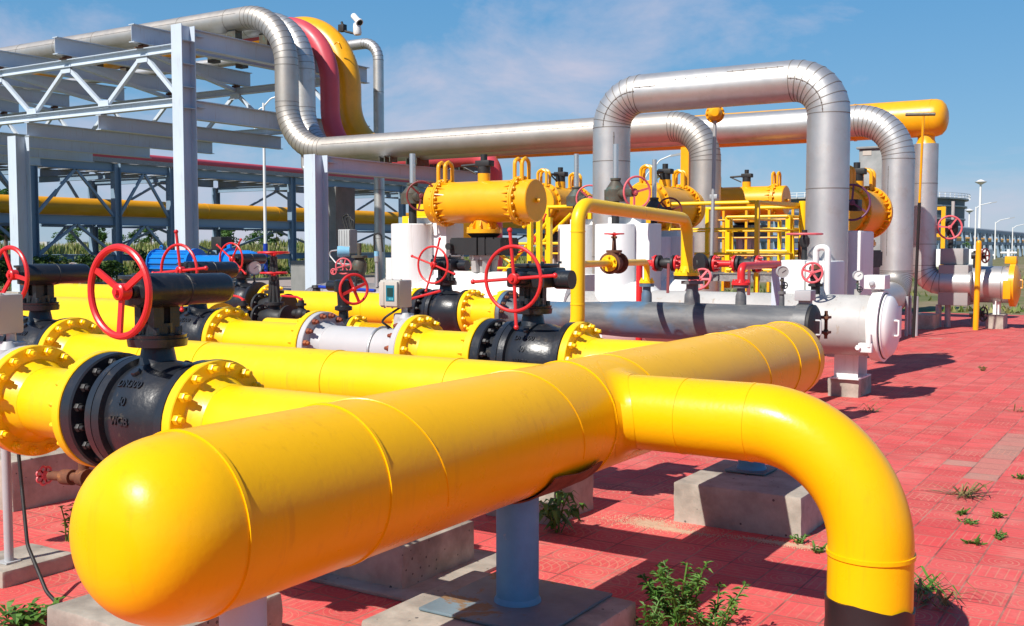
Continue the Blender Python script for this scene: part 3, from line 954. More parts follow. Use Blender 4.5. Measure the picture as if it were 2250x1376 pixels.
# ------------------------------------------------------------------ drain valve, cable, grey post
t = thing('drain_valve', 'rusty drain valve with a scalloped faded red wheel hanging under the nearest row', 'valve', (-4.55, 3.05, .55))
d = MB(); d.cyl((-4.50, 3.05, .58), (-4.22, 3.05, .60), .022, 14); d.cyl((-4.40, 3.05, .585), (-4.33, 3.05, .59), .036, 14); d.cyl((-4.27, 3.05, .60), (-4.22, 3.05, .60), .042, 14); d.cyl((-4.25, 3.05, .60), (-4.25, 3.05, .80), .024, 14)
d.build('body', M['rust'], t)
w = MB()
for i in range(7):
    q = 2 * PI * i / 7; w.torus((-4.545, 3.05 + math.cos(q) * .03, .575 + math.sin(q) * .03), (1, 0, 0), .014, .006, 14, 6)
w.lathe([(-.006, .02), (.01, .02)], (-4.545, 3.05, .575), (1, 0, 0), 14); w.build('handwheel', M['pink'], t)
cb = MB(); cb.tube([(-4.77, 3.06, .72), (-4.73, 3.05, .50), (-4.62, 3.0, .24), (-4.42, 2.96, .06), (-4.30, 2.95, .012), (-4.05, 2.95, .010)], .009, 10, .12, 6)
tag(cb.build('cable', M['rubber'], None, (-4.4, 2.95, 0)), 'black cable hanging from the flange down to the red paving', 'cable')
t = thing('post', 'thin grey steel post on a foot block at the left edge', 'post', (-4.93, 3.10, .085))
q = MB(); q.cyl((-4.93, 3.10, .087), (-4.93, 3.10, .80), .022, 16); q.build('shaft', M['greysteel'], t)
q = MB(); q.box(-4.97, -4.89, 3.06, 3.14, .085, .093); q.build('foot_plate', M['greysteel'], t)

# ------------------------------------------------------------------ thin bypass row with the tall yellow gooseneck
y = 7.5
zb = .94
nz = P(1521, 640, y=9.7)
t = thing('bypass_pipe', 'thin yellow pipe rising in a tall gooseneck and dropping on the dark grey barrel', 'pipe', (-4.1, y, 0))
m = MB()
top = 2.0
m.tube([(-5.15, y, zb), (-4.12, y, zb), (-4.12, y, top), (nz.x - .06, 9.7, top - .07), (nz.x - .06, 9.7, 1.40)], .058, 28, [.16, .16, .16], 10)
for k in ((-4.12, y, 1.20), (-4.12, y, 1.78)): m.ring(k, (0, 0, 1), .058, .01, .003, 28)
m.build('pipe_wall', M['yellow_pipe'], t)
flange(t, (nz.x - .06, 9.7, 1.38), (0, 0, 1), .125, .06, .035, M['yellow_pipe'], 10, .014, neck=.06, bolts=2)
m = MB(); m.lathe([(0, .125), (.03, .125)], (nz.x - .06, 9.7, 1.345), (0, 0, 1), 28); m.build('gasket_flange', M['blackmat'], t)
s = thing('bypass_pipe', 'small yellow bypass pipe with flanges behind the metering row', 'pipe', (-7.5, y - .1, zb))
m = MB(); m.lathe([(0, .075), (1.6, .075)], (-9.6, y, zb), (1, 0, 0), 24); m.build('pipe_wall', M['yellow_pipe'], s)
m = MB(); m.lathe([(0, .084), (1.9, .084)], (-7.0, 6.95, zb), (1, 0, 0), 24); tag(m.build('bypass_pipe', M['yellow_pipe'], None, (-6, 6.95, zb)), 'thin plain yellow pipe behind the white flow meter of the metering row', 'pipe')
for xx, sg in ((-7.9, 1), (-8.25, -1), (-9.0, 1)): flange(s, (xx, y, zb), (sg, 0, 0), .15, .076, .03, M['yellow_pipe'], 8, .014, neck=.05, bolts=2)
# valves on it
a = P(603, 690, y=y)
rising_valve('gate_valve', 'black rising stem valve with a small red wheel beside the lamp pole', (a.x, y, .97), .075, M['blackmat'], M['red'], .44, .125)
a = P(603, 690, y=8.6)
rising_valve('gate_valve', 'dark valve with the higher flat red wheel just behind its twin', (a.x, 8.6, 1.0), .085, M['blackmat'], M['red'], .60, .165)
a = P(712, 700, y=6.95)
t = thing('gear_valve', 'small black gear valve with upright red wheel above the white flow meter', 'valve', (a.x, 6.95, zb))
vc = Vector((P(755, 700, y=6.95).x, 6.95, zb))
m = MB(); m.lathe([(-.14, .135), (-.11, .135), (-.10, .085), (-.04, .11), (.04, .11), (.10, .085), (.11, .135), (.14, .135)], vc, (1, 0, 0), 28); m.build('body', M['black'], t)
m = MB(); m.lathe([(.08, .045), (.17, .04), (.18, .075), (.21, .075), (.22, .05), (.33, .055), (.34, .08), (.43, .08), (.44, .06)], vc, (0, 0, 1), 24); m.cyl(vc + Vector((-.16, 0, .385)), vc + Vector((.02, 0, .385)), .045, 16); m.build('gearbox', M['black'], t)
handwheel(t, vc + Vector((.1, .02, .36)), (.9, -.45, 0), .125, .012, 4, M['red'], rot=.4)
m = MB(); m.lathe([(0, .084), (.5, .084)], vc + Vector((.14, 0, 0)), (1, 0, 0), 24)
o_ = thing('bypass_pipe', 'short yellow flanged bypass piece right of the small gear valve', 'pipe', vc + Vector((.4, 0, 0)))
m.build('pipe_wall', M['yellow_pipe'], o_)
flange(o_, vc + Vector((.14, 0, 0)), (1, 0, 0), .14, .084, .035, M['yellow_pipe'], 8, .016, neck=.05, bolts=2)
flange(o_, vc + Vector((.64, 0, 0)), (-1, 0, 0), .14, .084, .035, M['yellow_pipe'], 8, .016, neck=.05, bolts=2)
m = MB(); m.lathe([(0, .145), (.05, .145), (.06, .10), (.22, .10)], vc + Vector((.645, 0, 0)), (1, 0, 0), 24); tag(m.build('check_valve', M['black'], None, vc), 'black flanged end behind the neck of the screen box', 'valve')


def lever_valve(label, p, d, L=.22):
    t = thing('lever_valve', label, 'valve', p, 'small ball valves with red levers')
    p = Vector(p); d = Vector(d).normalized()
    m = MB(); m.cyl(p - Vector((.09, 0, 0)), p + Vector((.09, 0, 0)), .04, 14); m.sphere(p, .062, 14, 8); m.cyl(p, p + Vector((0, 0, .13)), .03, 12); m.lathe([(.08, .05), (.10, .05)], p, (0, 0, 1), 14); m.build('body', M['blackmat'], t)
    h = MB(); h.tube([p + Vector((0, 0, .14)), p + Vector((0, 0, .14)) + d * .06 + Vector((0, 0, .02)), p + Vector((0, 0, .165)) + d * L], .011, 8, .02, 3); h.lathe([(.12, .02), (.15, .018)], p, (0, 0, 1), 10); h.build('lever', M['red'], t)


lever_valve('small black valve with a red lever pointing left, right of the flat red wheels', P(662, 690, y=7.5), (-1, .1, 0), .28)
lever_valve('small black valve with red lever in front of the far left black valve', P(535, 690, y=7.4), (-1, 0, .1), .26)
lever_valve('red levered small valve beside the screen box of the middle flow meter', P(895, 700, y=7.2), (1, .0, .22), .36)

# ------------------------------------------------------------------ row 5: yellow line, ball valves, dark grey barrel
y = 9.7
zg = .935
spool('flanged_pipe', 'yellow pipe between the two far ball valves, in front of the silver vessel', -9.73, -7.34, y, zg, .19, M['yellow_pipe'], True, True, group='yellow flanged pipe pieces', b0=2, b1=2, welds=(-8.1,))
ball_valve('ball_valve', 'black ball valve with four-bar red wheel in front of the big white valve body', (-7.005, y, zg), 'B', wheel=dict(rot=-.32), text=False)
spool('flanged_pipe', 'short yellow spool between the far valve and the dark grey barrel', -6.672, -6.19, y, zg, .17, M['yellow_pipe'], group='yellow flanged pipe pieces')
ball_valve('ball_valve', 'black ball valve in front of the bright blue actuator, far left', (-10.22, y, zg + .03), 'C', wheel=dict(rot=.95), text=False)
spool('flanged_pipe', 'yellow round-ended pipe with a gauge at the far left', -14.2, -10.56, y, zg, .2, M['yellow_pipe'], False, True, group='yellow flanged pipe pieces', b1=2)

t = thing('pig_barrel', 'dark grey horizontal barrel with worn blue patches and a hinged round door', 'barrel', (-4.4, y, .9))
m = MB()
xr0 = P(1270, 690, y=y).x; xr1 = P(1375, 690, y=y).x
xe = -2.86
m.lathe([(-6.13, .155), (xr0, .155), (xr1, .182), (xe - .22, .182), (xe - .20, .186), (xe - .16, .186)], (0, y, zg), (1, 0, 0), 48)
m.build('barrel_wall', M['darkgrey'], t)
flange(t, (-6.185, y, zg), (1, 0, 0), .262, .155, .05, M['darkgrey'], 16, .02, M['rust'], neck=.08)
m = MB(); m.lathe([(xe - .16, .195), (xe - .155, .208), (xe - .04, .208), (xe - .035, .198)], (0, y, zg), (1, 0, 0), 48); clo = m.build('closure_ring', M['darkgrey'], t)
m = MB(); m.lathe([(xe - .034, .196), (xe - .01, .198), (xe + .005, .18), (xe + .02, .12), (xe + .026, 0)], (0, y, zg), (1, 0, 0), 40)
door = m.build('door', M['blackmat'], t)
m = MB(); m.tube([(xe + .018, y - .07, zg - .07), (xe + .07, y - .07, zg - .07), (xe + .07, y - .07, zg + .06), (xe + .018, y - .07, zg + .06)], .009, 8, .015, 3); m.build('handle', M['greysteel'], door)
m = MB()
for zz in (.07, -.07):
    m.cbox(xe - .06, xe + .06, y + .19, y + .31, zg + zz - .012, zg + zz + .012, .004)
    m.cyl((xe + .02, y + .27, zg + zz - .025), (xe + .02, y + .27, zg + zz + .025), .022, 12)
m.cyl((xe + .02, y + .27, zg - .13), (xe + .02, y + .27, zg + .13), .016, 12); m.build('hinge', M['rust'], t)
m = MB(); m.cbox(xe - .17, xe - .02, y - .09, y + .07, zg + .235, zg + .33, .008); m.box(xe - .15, xe - .04, y - .03, y + .03, zg + .20, zg + .236); m.build('lock_box', M['greysteel'], t)


def nozzle(px, r, z1=1.30, mat='darkgrey'):
    x = P(px, 650, y=y).x
    m = MB(); m.lathe([(zg + .165, r * 1.25), (zg + .20, r * 1.25), (zg + .26, r * 1.2), (zg + .29, r * .95), (z1, r * .95), (z1 + .002, r * 1.75), (z1 + .03, r * 1.75)], (x, y, 0), (0, 0, 1), 24); m.build('nozzle', M[mat], t)
    return x


xn0 = nozzle(1421, .042, 1.265)
xn1 = nozzle(1521, .062, 1.30)
xn2 = nozzle(1628, .042, 1.27)
xn3 = nozzle(1718, .02, 1.22)
gauge('grey pressure gauge facing away on the dark grey barrel', (xn3, y, 1.25), (.55, -.8, 0), .055, .13, 'dialgrey')
# foot of the barrel
tag(MB().hbeam((-3.45, y + .02, .0), (-3.45, y + .02, zg - .17), .13, .12, .012, .01, up=(0, 1, 0)).build('barrel_support', M['greysteel'], None, (-3.45, y, 0)), 'grey steel foot under the dark grey barrel', 'support')
tag(MB().hbeam((-5.2, y + .02, .0), (-5.2, y + .02, zg - .15), .13, .12, .012, .01, up=(0, 1, 0)).build('barrel_support', M['greysteel'], None, (-5.2, y, 0)), 'grey steel foot hidden behind the yellow pipes under the narrow end of the barrel', 'support')

# small yellow bypass with the rusty globe valve
zg2 = P(1340, 577, y=8.6).z
t = thing('bypass_pipe', 'short yellow bypass pipe bending down to the dark grey barrel through the rusty valve', 'pipe', (xn0, 9.0, 1.3))
A = Vector((-4.12, 7.5, zg2)); C = Vector((xn0, 9.7, zg2 - .01))
dr = (C - A).normalized()
va = A + dr * 1.05
m = MB(); m.tube([A + dr * .02, va - dr * .15], .028, 16); m.tube([va + dr * .15, C, (C.x, C.y, 1.33)], .03, 16, .10, 8); m.build('pipe_wall', M['yellow_pipe'], t)
for p, d_ in ((va - dr * .148, -dr), (va + dr * .148, dr)): flange(t, p, d_, .072, .03, .018, M['yellow_pipe'], 6, .012, neck=.03, bolts=2)
flange(t, (C.x, C.y, 1.30), (0, 0, 1), .075, .03, .025, M['yellow_pipe'], 6, .013, neck=.03, bolts=2)
rising_valve('globe_valve', 'rusty brown globe valve with a small red wheel on the yellow bypass', va, .055, M['rust'], M['red'], .26, .085, axis=dr)

# ------------------------------------------------------------------ red fire pipe
y2 = 10.75
zr = P(1500, 579, y=y2).z
X = lambda px, yy=y2: P(px, 580, y=yy).x
t = thing('red_pipe', 'bright red flanged pipe with bend dropping onto the dark grey barrel', 'pipe', (X(1405), y2, 0))
m = MB()
m.tube([(X(1405), y2, .35), (X(1405), y2, zr), (X(1440), y2, zr)], .036, 18, .04, 5)
m.tube([(X(1487), y2, zr), (X(1528), y2, zr)], .036, 18)
m.tube([(X(1572), y2, zr), (X(1617), y2, zr)], .036, 18)
e = P(1715, 583, y=y2)
m.tube([(xn2, 9.7, 1.29), (xn2, 9.7, zr - .005), (xn2 + .02, y2 - .04, zr - .0), (e.x - .45, y2, zr)], .037, 18, [.07, .05], 6)
m.tube([(X(1660), y2, zr), (e.x, y2, zr)], .036, 18)
m.build('pipe_wall', M['red'], t)
for px, sg in ((1444, -1), (1486, 1), (1570, 1), (1618, -1), (1664, 1)): flange(t, (X(px), y2, zr), (sg, 0, 0), .09, .037, .025, M['red'], 8, .013, neck=.03, bolts=2)
flange(t, (xn2, 9.7, 1.30), (0, 0, 1), .09, .04, .025, M['red'], 8, .013, neck=.03, bolts=2)
for k, (px0, px1) in enumerate(((1447, 1483), (1537, 1567), (1621, 1661))):
    t = thing('inline_valve', ['small black wafer valve at the left end of the red pipe', 'black valve with round bolted cover in the middle of the red pipe', 'small black valve behind the bend of the red pipe'][k], 'valve', (X(px0), y2, zr))
    a, b_ = X(px0), X(px1)
    m = MB(); m.lathe([(0, .088), (.025, .088), (.03, .045), ((b_ - a) * .5, .062), (b_ - a - .03, .045), (b_ - a - .025, .088), (b_ - a, .088)], (a, y2, zr), (1, 0, 0), 20)
    if k == 1: m.lathe([(0, .05), (.06, .11), (.10, .115), (.105, .09)], ((a + b_) / 2, y2, zr), (-.5, -.85, 0), 24)
    m.build('body', M['blackmat'], t)
    if k == 1:
        handwheel(t, (X(1556), y2 - .22, zr - .16), (-.1, -.8, .45), .12, .012, 6, M['pink'])
    else:
        m = MB(); m.bar(((a + b_) / 2 + .05, y2 - .06, zr), ((a + b_) / 2 + .06, y2 - .1, zr - .32), .012, .03); m.build('lever', M['maroon'], t)
# blue-grey support post
bp = P(1707, 668, y=10.6)
tag(MB().hbeam((bp.x, 10.62, .0), (bp.x, 10.62, zr - .04), .10, .10, .01, .008, up=(0, 1, 0)).build('steel_post', M['steelblue'], None, (bp.x, 10.6, 0)), 'small blue-grey steel post holding the right end of the red pipe', 'post')
# ------------------------------------------------------------------ white insulated receiver line
yv, zv, rv = 11.85, .81, .33
t = thing('receiver_vessel', 'white horizontal vessel with a domed hinged door on the red paving', 'vessel', (-3.2, yv, 0))
m = MB(); xe = -2.72
m.lathe([(-7.0, .30), (-5.75, .30), (-5.4, rv), (xe - .22, rv), (xe - .215, rv + .004), (xe - .14, rv + .004)], (0, yv, zv), (1, 0, 0), 48)
m.build('vessel_wall', M['offwhite'], t)
m = MB(); m.lathe([(xe - .14, rv), (xe - .135, .375), (xe - .02, .385), (xe - .015, .36)], (0, yv, zv), (1, 0, 0), 56); m.build('closure_ring', M['white'], t)
m = MB(); m.lathe([(xe - .016, .35), (xe + .01, .35), (xe + .015, .335)] + [(xe + .02 + .10 * math.sin(q), .33 * math.cos(q)) for q in [PI / 2 * i / 8 for i in range(8)]] + [(xe + .12, 0)], (0, yv, zv), (1, 0, 0), 48)
d = m.build('door', M['white'], t)
m = MB(); m.tube([(xe + .09, yv - .14, zv + .07), (xe + .15, yv - .14, zv + .07), (xe + .15, yv - .14, zv - .09), (xe + .09, yv - .14, zv - .09)], .010, 8, .015, 3)
m.tube([(xe + .09, yv - .05, zv + .07), (xe + .15, yv - .14, zv + .07)], .010, 8); m.tube([(xe + .09, yv - .05, zv - .09), (xe + .15, yv - .14, zv - .09)], .010, 8)
m.build('handle', M['white'], d)
m = MB(); m.torus((xe - .01, yv, zv), (1, 0, 0), .352, .006, 48, 6); m.build('seal_gap', M['blackmat'], d)
m = MB(); m.cbox(xe - .22, xe + .0, yv - .14, yv + .10, zv + .40, zv + .55, .01); m.box(xe - .16, xe - .06, yv - .05, yv + .05, zv + .36, zv + .41); lb = m.build('lock_box', M['white'], t)
m = MB(); m.lathe([(0, .03), (.03, .03), (.045, .016)], (xe - .13, yv - .14, zv + .46), (0, -1, 0), 14); m.build('knob', M['greysteel'], lb)
m = MB(); m.cbox(xe - .2, xe - .06, yv - .40, yv - .33, zv - .26, zv - .16, .01); m.cyl((xe - .09, yv - .39, zv - .2), (xe - .09, yv - .39, zv - .06), .022, 12); m.hexp((xe - .2, yv - .38, zv - .21), (0, -1, 0), .03, .05); m.build('latch', M['white'], t)
m = MB(); m.cbox(xe - .02, xe + .06, yv + .30, yv + .42, zv - .15, zv + .2, .01); m.build('hinge', M['white'], t)
m = MB()
fx = -3.17
m.box(fx - .13, fx + .13, yv + .46, yv + .48, .22, zv - .16); m.box(fx - .012, fx + .012, yv + .10, yv + .46, .22, zv - .2)
m.box(fx - .13, fx + .13, yv + .08, yv + .10, .22, zv - .22); m.box(fx - .16, fx + .16, yv + .0, yv + .55, .205, .22)
m.build('saddle_foot', M['white'], t)
block('small concrete block under the foot of the white vessel', -3.36, -3.02, yv + .05, yv + .62, .205)
gauge('white dial gauge standing on the white vessel', (-3.04, yv, zv + rv - .01), (.5, -.85, 0), .055, .17)
m = MB(); m.cyl((-3.04, yv, zv + rv - .02), (-3.04, yv, zv + rv + .06), .035, 16); tag(m.build('gauge_socket', M['offwhite'], None, (-3.04, yv, zv + rv)), 'grimy white socket under the dial gauge on the white vessel', 'socket')

# U pipe + pink wheel valve on top of vessel
t = thing('vent_pipe', 'white U-shaped vent pipe between the two small valves in front of the tall silver leg', 'pipe', (-3.42, 11.6, 1.2))
m = MB(); m.tube([(-3.50, 11.85, 1.43), (-3.50, 11.85, 1.655), (-3.37, 11.85, 1.655), (-3.37, 11.85, 1.1)], .034, 18, [.05, .05], 6); m.build('pipe_wall', M['white'], t)
flange(t, (-3.50, 11.85, 1.415), (0, 0, 1), .075, .036, .02, M['rust'], 6, .01, neck=.03, bolts=2)
t = thing('gate_valve', 'valve with an upright five-spoke pink wheel at the end of the white vessel', 'valve', (-3.45, 11.75, 1.2))
m = MB(); m.lathe([(1.12, .05), (1.22, .05), (1.225, .08), (1.25, .08), (1.26, .05), (1.30, .06), (1.38, .06), (1.39, .075), (1.412, .075)], (-3.50, 11.85, 0), (0, 0, 1), 18); m.cyl((-3.50, 11.85, 1.34), (-3.42, 11.45, 1.35), .035, 14); m.build('body', M['blackmat'], t)
handwheel(t, (-3.41, 11.42, 1.385), (.25, -.95, 0), .105, .012, 5, M['pink'], rot=.3, hubr=.025, hubh=.03)

t = thing('insulated_valve_box', 'plain white insulated box behind the pink wheel, with a slit', 'valve box', (-3.7, 12.4, .3))
m = MB(); m.cbox(-3.99, -3.70, 12.1, 12.75, .45, 1.51, .02); m.cbox(-3.69, -3.42, 12.1, 12.75, .45, 1.50, .02); m.build('casing', M['white'], t)
t = thing('stem_valve', 'black valve stem with a flat horizontal faded red wheel above the white box', 'valve', (-3.835, 12.4, 1.5))
m = MB(); m.cyl((-3.80, 12.4, 1.51), (-3.80, 12.4, 1.68), .032, 14); m.lathe([(1.66, .04), (1.70, .06), (1.76, .06), (1.80, .03), (1.86, .03)], (-3.80, 12.4, 0), (0, 0, 1), 14); m.build('stem', M['blackmat'], t)
handwheel(t, (-3.80, 12.4, 1.812), (0, 0, 1), .20, .012, 5, M['pink'], hubr=.03, hubh=.03)


def gate(label, x, y, r, zt, zr, wheel, wmat, wside=(.38, -.12), wr=.19, zb=.25, hump=.43, zc=.81, wax=(.6, -.8, 0), wz=-.0, hood='brownsteel', plate=True):
    """big insulated slab gate valve: upright white cylinder with side plates, stem guard, bevel hood, chrome rod, handwheel"""
    t = thing('slab_gate_valve', label, 'gate valve', (x, y, 0), 'tall white insulated gate valves')
    m = MB(); m.lathe([(zb, r), (zt, r), (zt + .012, r * .97)], (x, y, 0), (0, 0, 1), 40); m.build('body_casing', M['white'], t)
    m = MB(); m.cbox(x - r * .7, x + r * 1.15, y + r * .55, y + r * 1.1, zb + .6, zt + .10, .01); m.cbox(x + r * .72, x + r * 1.75, y + r * .2, y + r * 1.6, zb + .55, zt + .02, .01); m.build('side_plate', M['white'], t)
    m = MB(); m.lathe([(-.36, .30), (-.30, hump * .92), (-.24, hump), (.14, hump), (.18, hump * .96), (.30, .32)], (x + .26, y + .05, zc), (1, 0, 0), 44); m.build('hump_casing', M['white'], t)
    m = MB(); m.cyl((x, y, zt), (x, y, zt + .34), r * .19, 16); m.cyl((x, y, zt + .01), (x, y, zt + .02), r * .3, 16); m.build('stem_guard', M['blackmat'], t)
    h0 = zt + .29
    m = MB(); m.lathe([(h0, r * .55), (h0 + .14, r * .56), (h0 + .145, r * .5), (h0 + .25, r * .22), (h0 + .26, r * .26), (h0 + .285, r * .26)], (x, y, 0), (0, 0, 1), 28)
    w = Vector((x + wside[0], y + wside[1], h0 + .09 + wz))
    m.cyl((x, y, h0 + .09), w, r * .2, 14)
    m.build('bevel_hood', M[hood], t)
    m = MB(); m.cyl((x, y, h0 + .28), (x, y, zr), r * .135, 14); m.build('stem_rod', M['chrome'], t)
    handwheel(t, w + Vector(wax).normalized() * .05, wax, wr, .013, 3, M[wmat], rot=.3, hubr=.035, sp=.02, dish=.05)
    return t


gate('tall white gate valve with a maroon wheel at the left of the long orange actuator', -9.12, yv, .30, 1.97, 2.95, 1, 'maroon', (.32, -.22), .195)
gate('tall white gate valve with a pink wheel behind the yellow gooseneck', -5.985, yv, .25, 1.93, 2.92, 1, 'pink', (.38, -.25), .185, wax=(.85, -.5, 0))
gate('white gate valve mostly hidden by the gooseneck leg, its rod and pink wheel above', -7.72, 14.0, .27, 1.98, 3.04, 1, 'pink', (.36, -.25), .19, wax=(.45, -.9, 0))
gate('white gate valve in the shade behind the pink wheel, with a dark rod', -6.55, 14.2, .26, 1.80, 2.92, 1, 'maroon', (.32, -.2), .17)
m = MB(); m.cbox(-3.78, -3.37, 13.25, 13.9, .3, 1.86, .03); tag(m.build('insulated_casing', M['white'], None, (-3.6, 13.5, 0)), 'tall white insulated casing between the two silver legs at the right', 'valve casing', 'tall white insulated casings')


# ------------------------------------------------------------------ orange hydraulic actuators
def actuator(label, c, a, L, D, zstand, lug=True, ftype=0, left_ext=.18, right_ext=.22, stand='white', wheel=None):
    c = Vector(c); a = Vector(a).normalized(); side = Vector((0, 0, 1)).cross(a); up = Vector((0, 0, 1))
    r = D / 2
    t = thing('valve_actuator', label, 'actuator', (c.x, c.y, zstand), 'orange-yellow cylinder actuators on the valves')
    m = MB()
    h = L / 2
    m.lathe([(-h, r * .96), (-h + .01, r), (h - .01, r), (h, r * .96)], c, a, 48)
    m.cyl(c + up * (r * .9), c + up * (r + .10), r * .30, 20)
    m.build('cylinder', M['orange'], t)
    for e in (-h + left_ext, h - right_ext):
        sg = 1 if e < 0 else -1
        f = MB()
        f.lathe([(-.03, r), (-.028, r * 1.17), (-.004, r * 1.17), (-.002, r * 1.15), (.002, r * 1.15), (.004, r * 1.17), (.028, r * 1.17), (.03, r)], c + a * e, a, 48)
        for i in range(18):
            q = 2 * PI * (i + .5) / 18
            dd = side * math.cos(q) + up * math.sin(q)
            f.hexp(c + a * e + dd * r * 1.09 + a * .03, a, .022, .025); f.hexp(c + a * e + dd * r * 1.09 - a * .03, -a, .022, .025)
            q += PI / 18; dd = side * math.cos(q) + up * math.sin(q)
            p0 = c + a * (e + sg * .03) + dd * r * .99; n_ = dd.cross(a) * .007
            vs = [p0 + n_, p0 + n_ + dd * r * .14, p0 + n_ + a * sg * .13, p0 - n_, p0 - n_ + dd * r * .14, p0 - n_ + a * sg * .13]
            f.add(vs, [(0, 1, 2), (3, 5, 4), (0, 3, 4, 1), (1, 4, 5, 2), (2, 5, 3, 0)])
        f.build('flange', M['orange'], t)
        if lug:
            for k in (-.055, .055):
                l = MB()
                b0 = c + a * (e + k) + up * (r * 1.10)
                l.tube([b0 - side * .085 - up * .04, b0 - side * .085 + up * .21, b0 + up * .245, b0 + side * .085 + up * .21, b0 + side * .085 - up * .04], .026, 8, [.07, .04, .07], 4)
                l.build('lifting_lug', M['orange'], t)
    ee = MB(); ee.cyl(c + a * h, c + a * (h + .04), .03, 10); ee.hexp(c + a * (h + .03), a, .022, .03); ee.build('end_plug', M['orange'], t)
    s = MB(); tp = c + up * (r + .10)
    s.cyl(tp, tp + up * .09, .085, 14); s.cbox(tp.x - .10, tp.x + .12, tp.y - .07, tp.y + .07, tp.z + .09, tp.z + .17, .012); s.cyl(tp + up * .165, tp + up * .25, .045, 12)
    s.cyl(tp + up * .12 - a * .1, tp + up * .11 - a * .36, .02, 8); s.cyl(tp + up * .11 - a * .36, tp + up * .0 - a * .12, .013, 8)
    s.build('limit_switch', M['blackmat'], t)
    f = MB(); zf = c.z - r
    f.lathe([(zf - .14, r * .85), (zf - .09, r * .85), (zf - .085, r * .55), (zf + .1, r * .5)], (c.x, c.y, 0), up, 32)
    for i in range(10):
        q = 2 * PI * i / 10; dd = Vector((math.cos(q), math.sin(q), 0)); p = Vector((c.x, c.y, zf - .088)) + dd * r * .55
        f.bar(p + up * .003, p + up * .12 - dd * .08, .014, .12, up=dd); f.hexp(Vector((c.x, c.y, zf - .09)) + dd * r * .74, up, .026, .03)
    f.build('mounting_flange', M['orange'], t)
    g = MB()
    g.lathe([(zf - .20, r * .6), (zf - .145, r * .82), (zf - .142, r * .6)], (c.x, c.y, 0), up, 28)
    gb0, gb1 = zf - .43, zf - .20
    for k in range(-3, 4):
        p = Vector((c.x, c.y, (gb0 + gb1) / 2)) + a * (k * .115)
        w_ = .26 - abs(k) * .02
        g.obox(p, a * .052, side * w_, up * ((gb1 - gb0) / 2))
    g.obox(Vector((c.x, c.y, (gb0 + gb1) / 2)), a * .40, side * .235 * .95, up * ((gb1 - gb0) / 2 - .02))
    g.cyl(Vector((c.x, c.y, (gb0 + gb1) / 2)) - a * .38 - side * .22, Vector((c.x, c.y, (gb0 + gb1) / 2)) - a * .38 - side * .30, .045, 14)
    g.build('gearbox', M['blackmat'], t)
    n = MB()
    n.lathe([(gb0 - .06, r * .72), (gb0 - .002, r * .72)], (c.x, c.y, 0), up, 24)
    for i in range(6):
        q = 2 * PI * i / 6 + .2; dd = Vector((math.cos(q), math.sin(q), 0))
        n.bar(Vector((c.x, c.y, gb0 - .062)) + dd * r * .58, Vector((c.x, c.y, zstand)) + dd * r * .5, .09, .05, up=dd)
    n.cyl((c.x, c.y, zstand), (c.x, c.y, gb0 - .06), r * .42, 20)
    n.build('stand', M['offwhite'], t)
    return t


actuator('long orange-yellow actuator lying left to right, nearest the camera, on a black gearbox', (-7.93, yv, 2.26), (1, 0, 0), 1.62, .55, 1.33)
m = MB(); m.lathe([(-9.0 + .3, .34), (-8.62, .42), (-7.12, .42), (-7.0, .34), (-6.55, .30)], (0, yv, .92), (1, 0, 0), 44); m.box(-7.05, -6.6, yv + .3, yv + .9, .5, 1.3)
tag(m.build('insulated_ball_valve', M['white'], None, (-7.9, yv, .5)), 'white insulated ball valve body under the long orange actuator', 'ball valve')
actuator('orange actuator pointing away behind the gooseneck, round end in shade', (P(1478, 462, y=15.9).x, 15.6, 2.29), (0, 1, 0), 1.75, .66, 1.3, right_ext=.3, left_ext=.22)
actuator('orange actuator between the two silver legs with a purple wheel', (-3.79, 14.62, 2.13), (.12, 1, 0), .98, .62, 1.2, right_ext=.14, left_ext=.12)
actuator('small far orange actuator with its lugs above the platform rail', (P(1640, 440, y=21.5).x, 21.5, 2.62), (1, 0, 0), 1.7, .60, 1.3)
actuator('orange actuator half hidden behind the chrome rod of the gooseneck', (P(1225, 445, y=16.2).x, 16.3, 2.4), (0, 1, 0), 1.5, .6, 1.3)
# purple wheel + arm at the actuator between legs
pw = P(1872, 445, y=13.3)
t = thing('hand_pump_wheel', 'thin purple wheel half hidden by the front silver leg', 'handwheel', pw)
handwheel(t, pw, (.45, -.9, 0), .215, .013, 3, M['purple'], rot=-.6, sp=.018)
m = MB(); m.cbox(pw.x - .05, pw.x + .06, pw.y + .04, pw.y + .25, pw.z - .10, pw.z + .04, .01); m.cyl(pw, pw + Vector((0, .1, 0)), .02, 10); m.build('hub_box', M['blackmat'], t)

# ------------------------------------------------------------------ yellow steel frames and platform
t = thing('platform', 'yellow railed platform with grating floor behind the white vessel', 'platform', (-6.9, 16, 1.2))
px0, px1, py0, py1 = -8.8, -5.29, 15.0, 17.1
zt = 2.31
for (a, b_) in (((px0, py0), 0), ((P(1470, 500, y=py0).x, py0), 0), ((px1, py0), 0), ((px1, py1), .0), ((px0, py1), 0), ((-6.9, py1), 0), ((P(1297, 500, y=py0).x, py0), 0)):
    m = MB(); m.bar((a[0], a[1], .95), (a[0], a[1], zt + .01), .062, .062, up=(0, 1, 0)); m.build('rail_post', M['yellow_pipe'], t)
for z_, w_ in ((zt, .030), (1.93, .016), (1.56, .016)):
    for p, q in (((px0, py0), (px1, py0)), ((px1, py0), (px1, py1)), ((px1, py1), (px0, py1)), ((px0, py1), (px0, py0))):
        if (p, q) == ((px0, py0), (px1, py0)): q = (px1 - .032, py0)
        m = MB(); m.cyl((p[0], p[1], z_), (q[0], q[1], z_), w_, 10); m.build('handrail', M['yellow_pipe'], t)
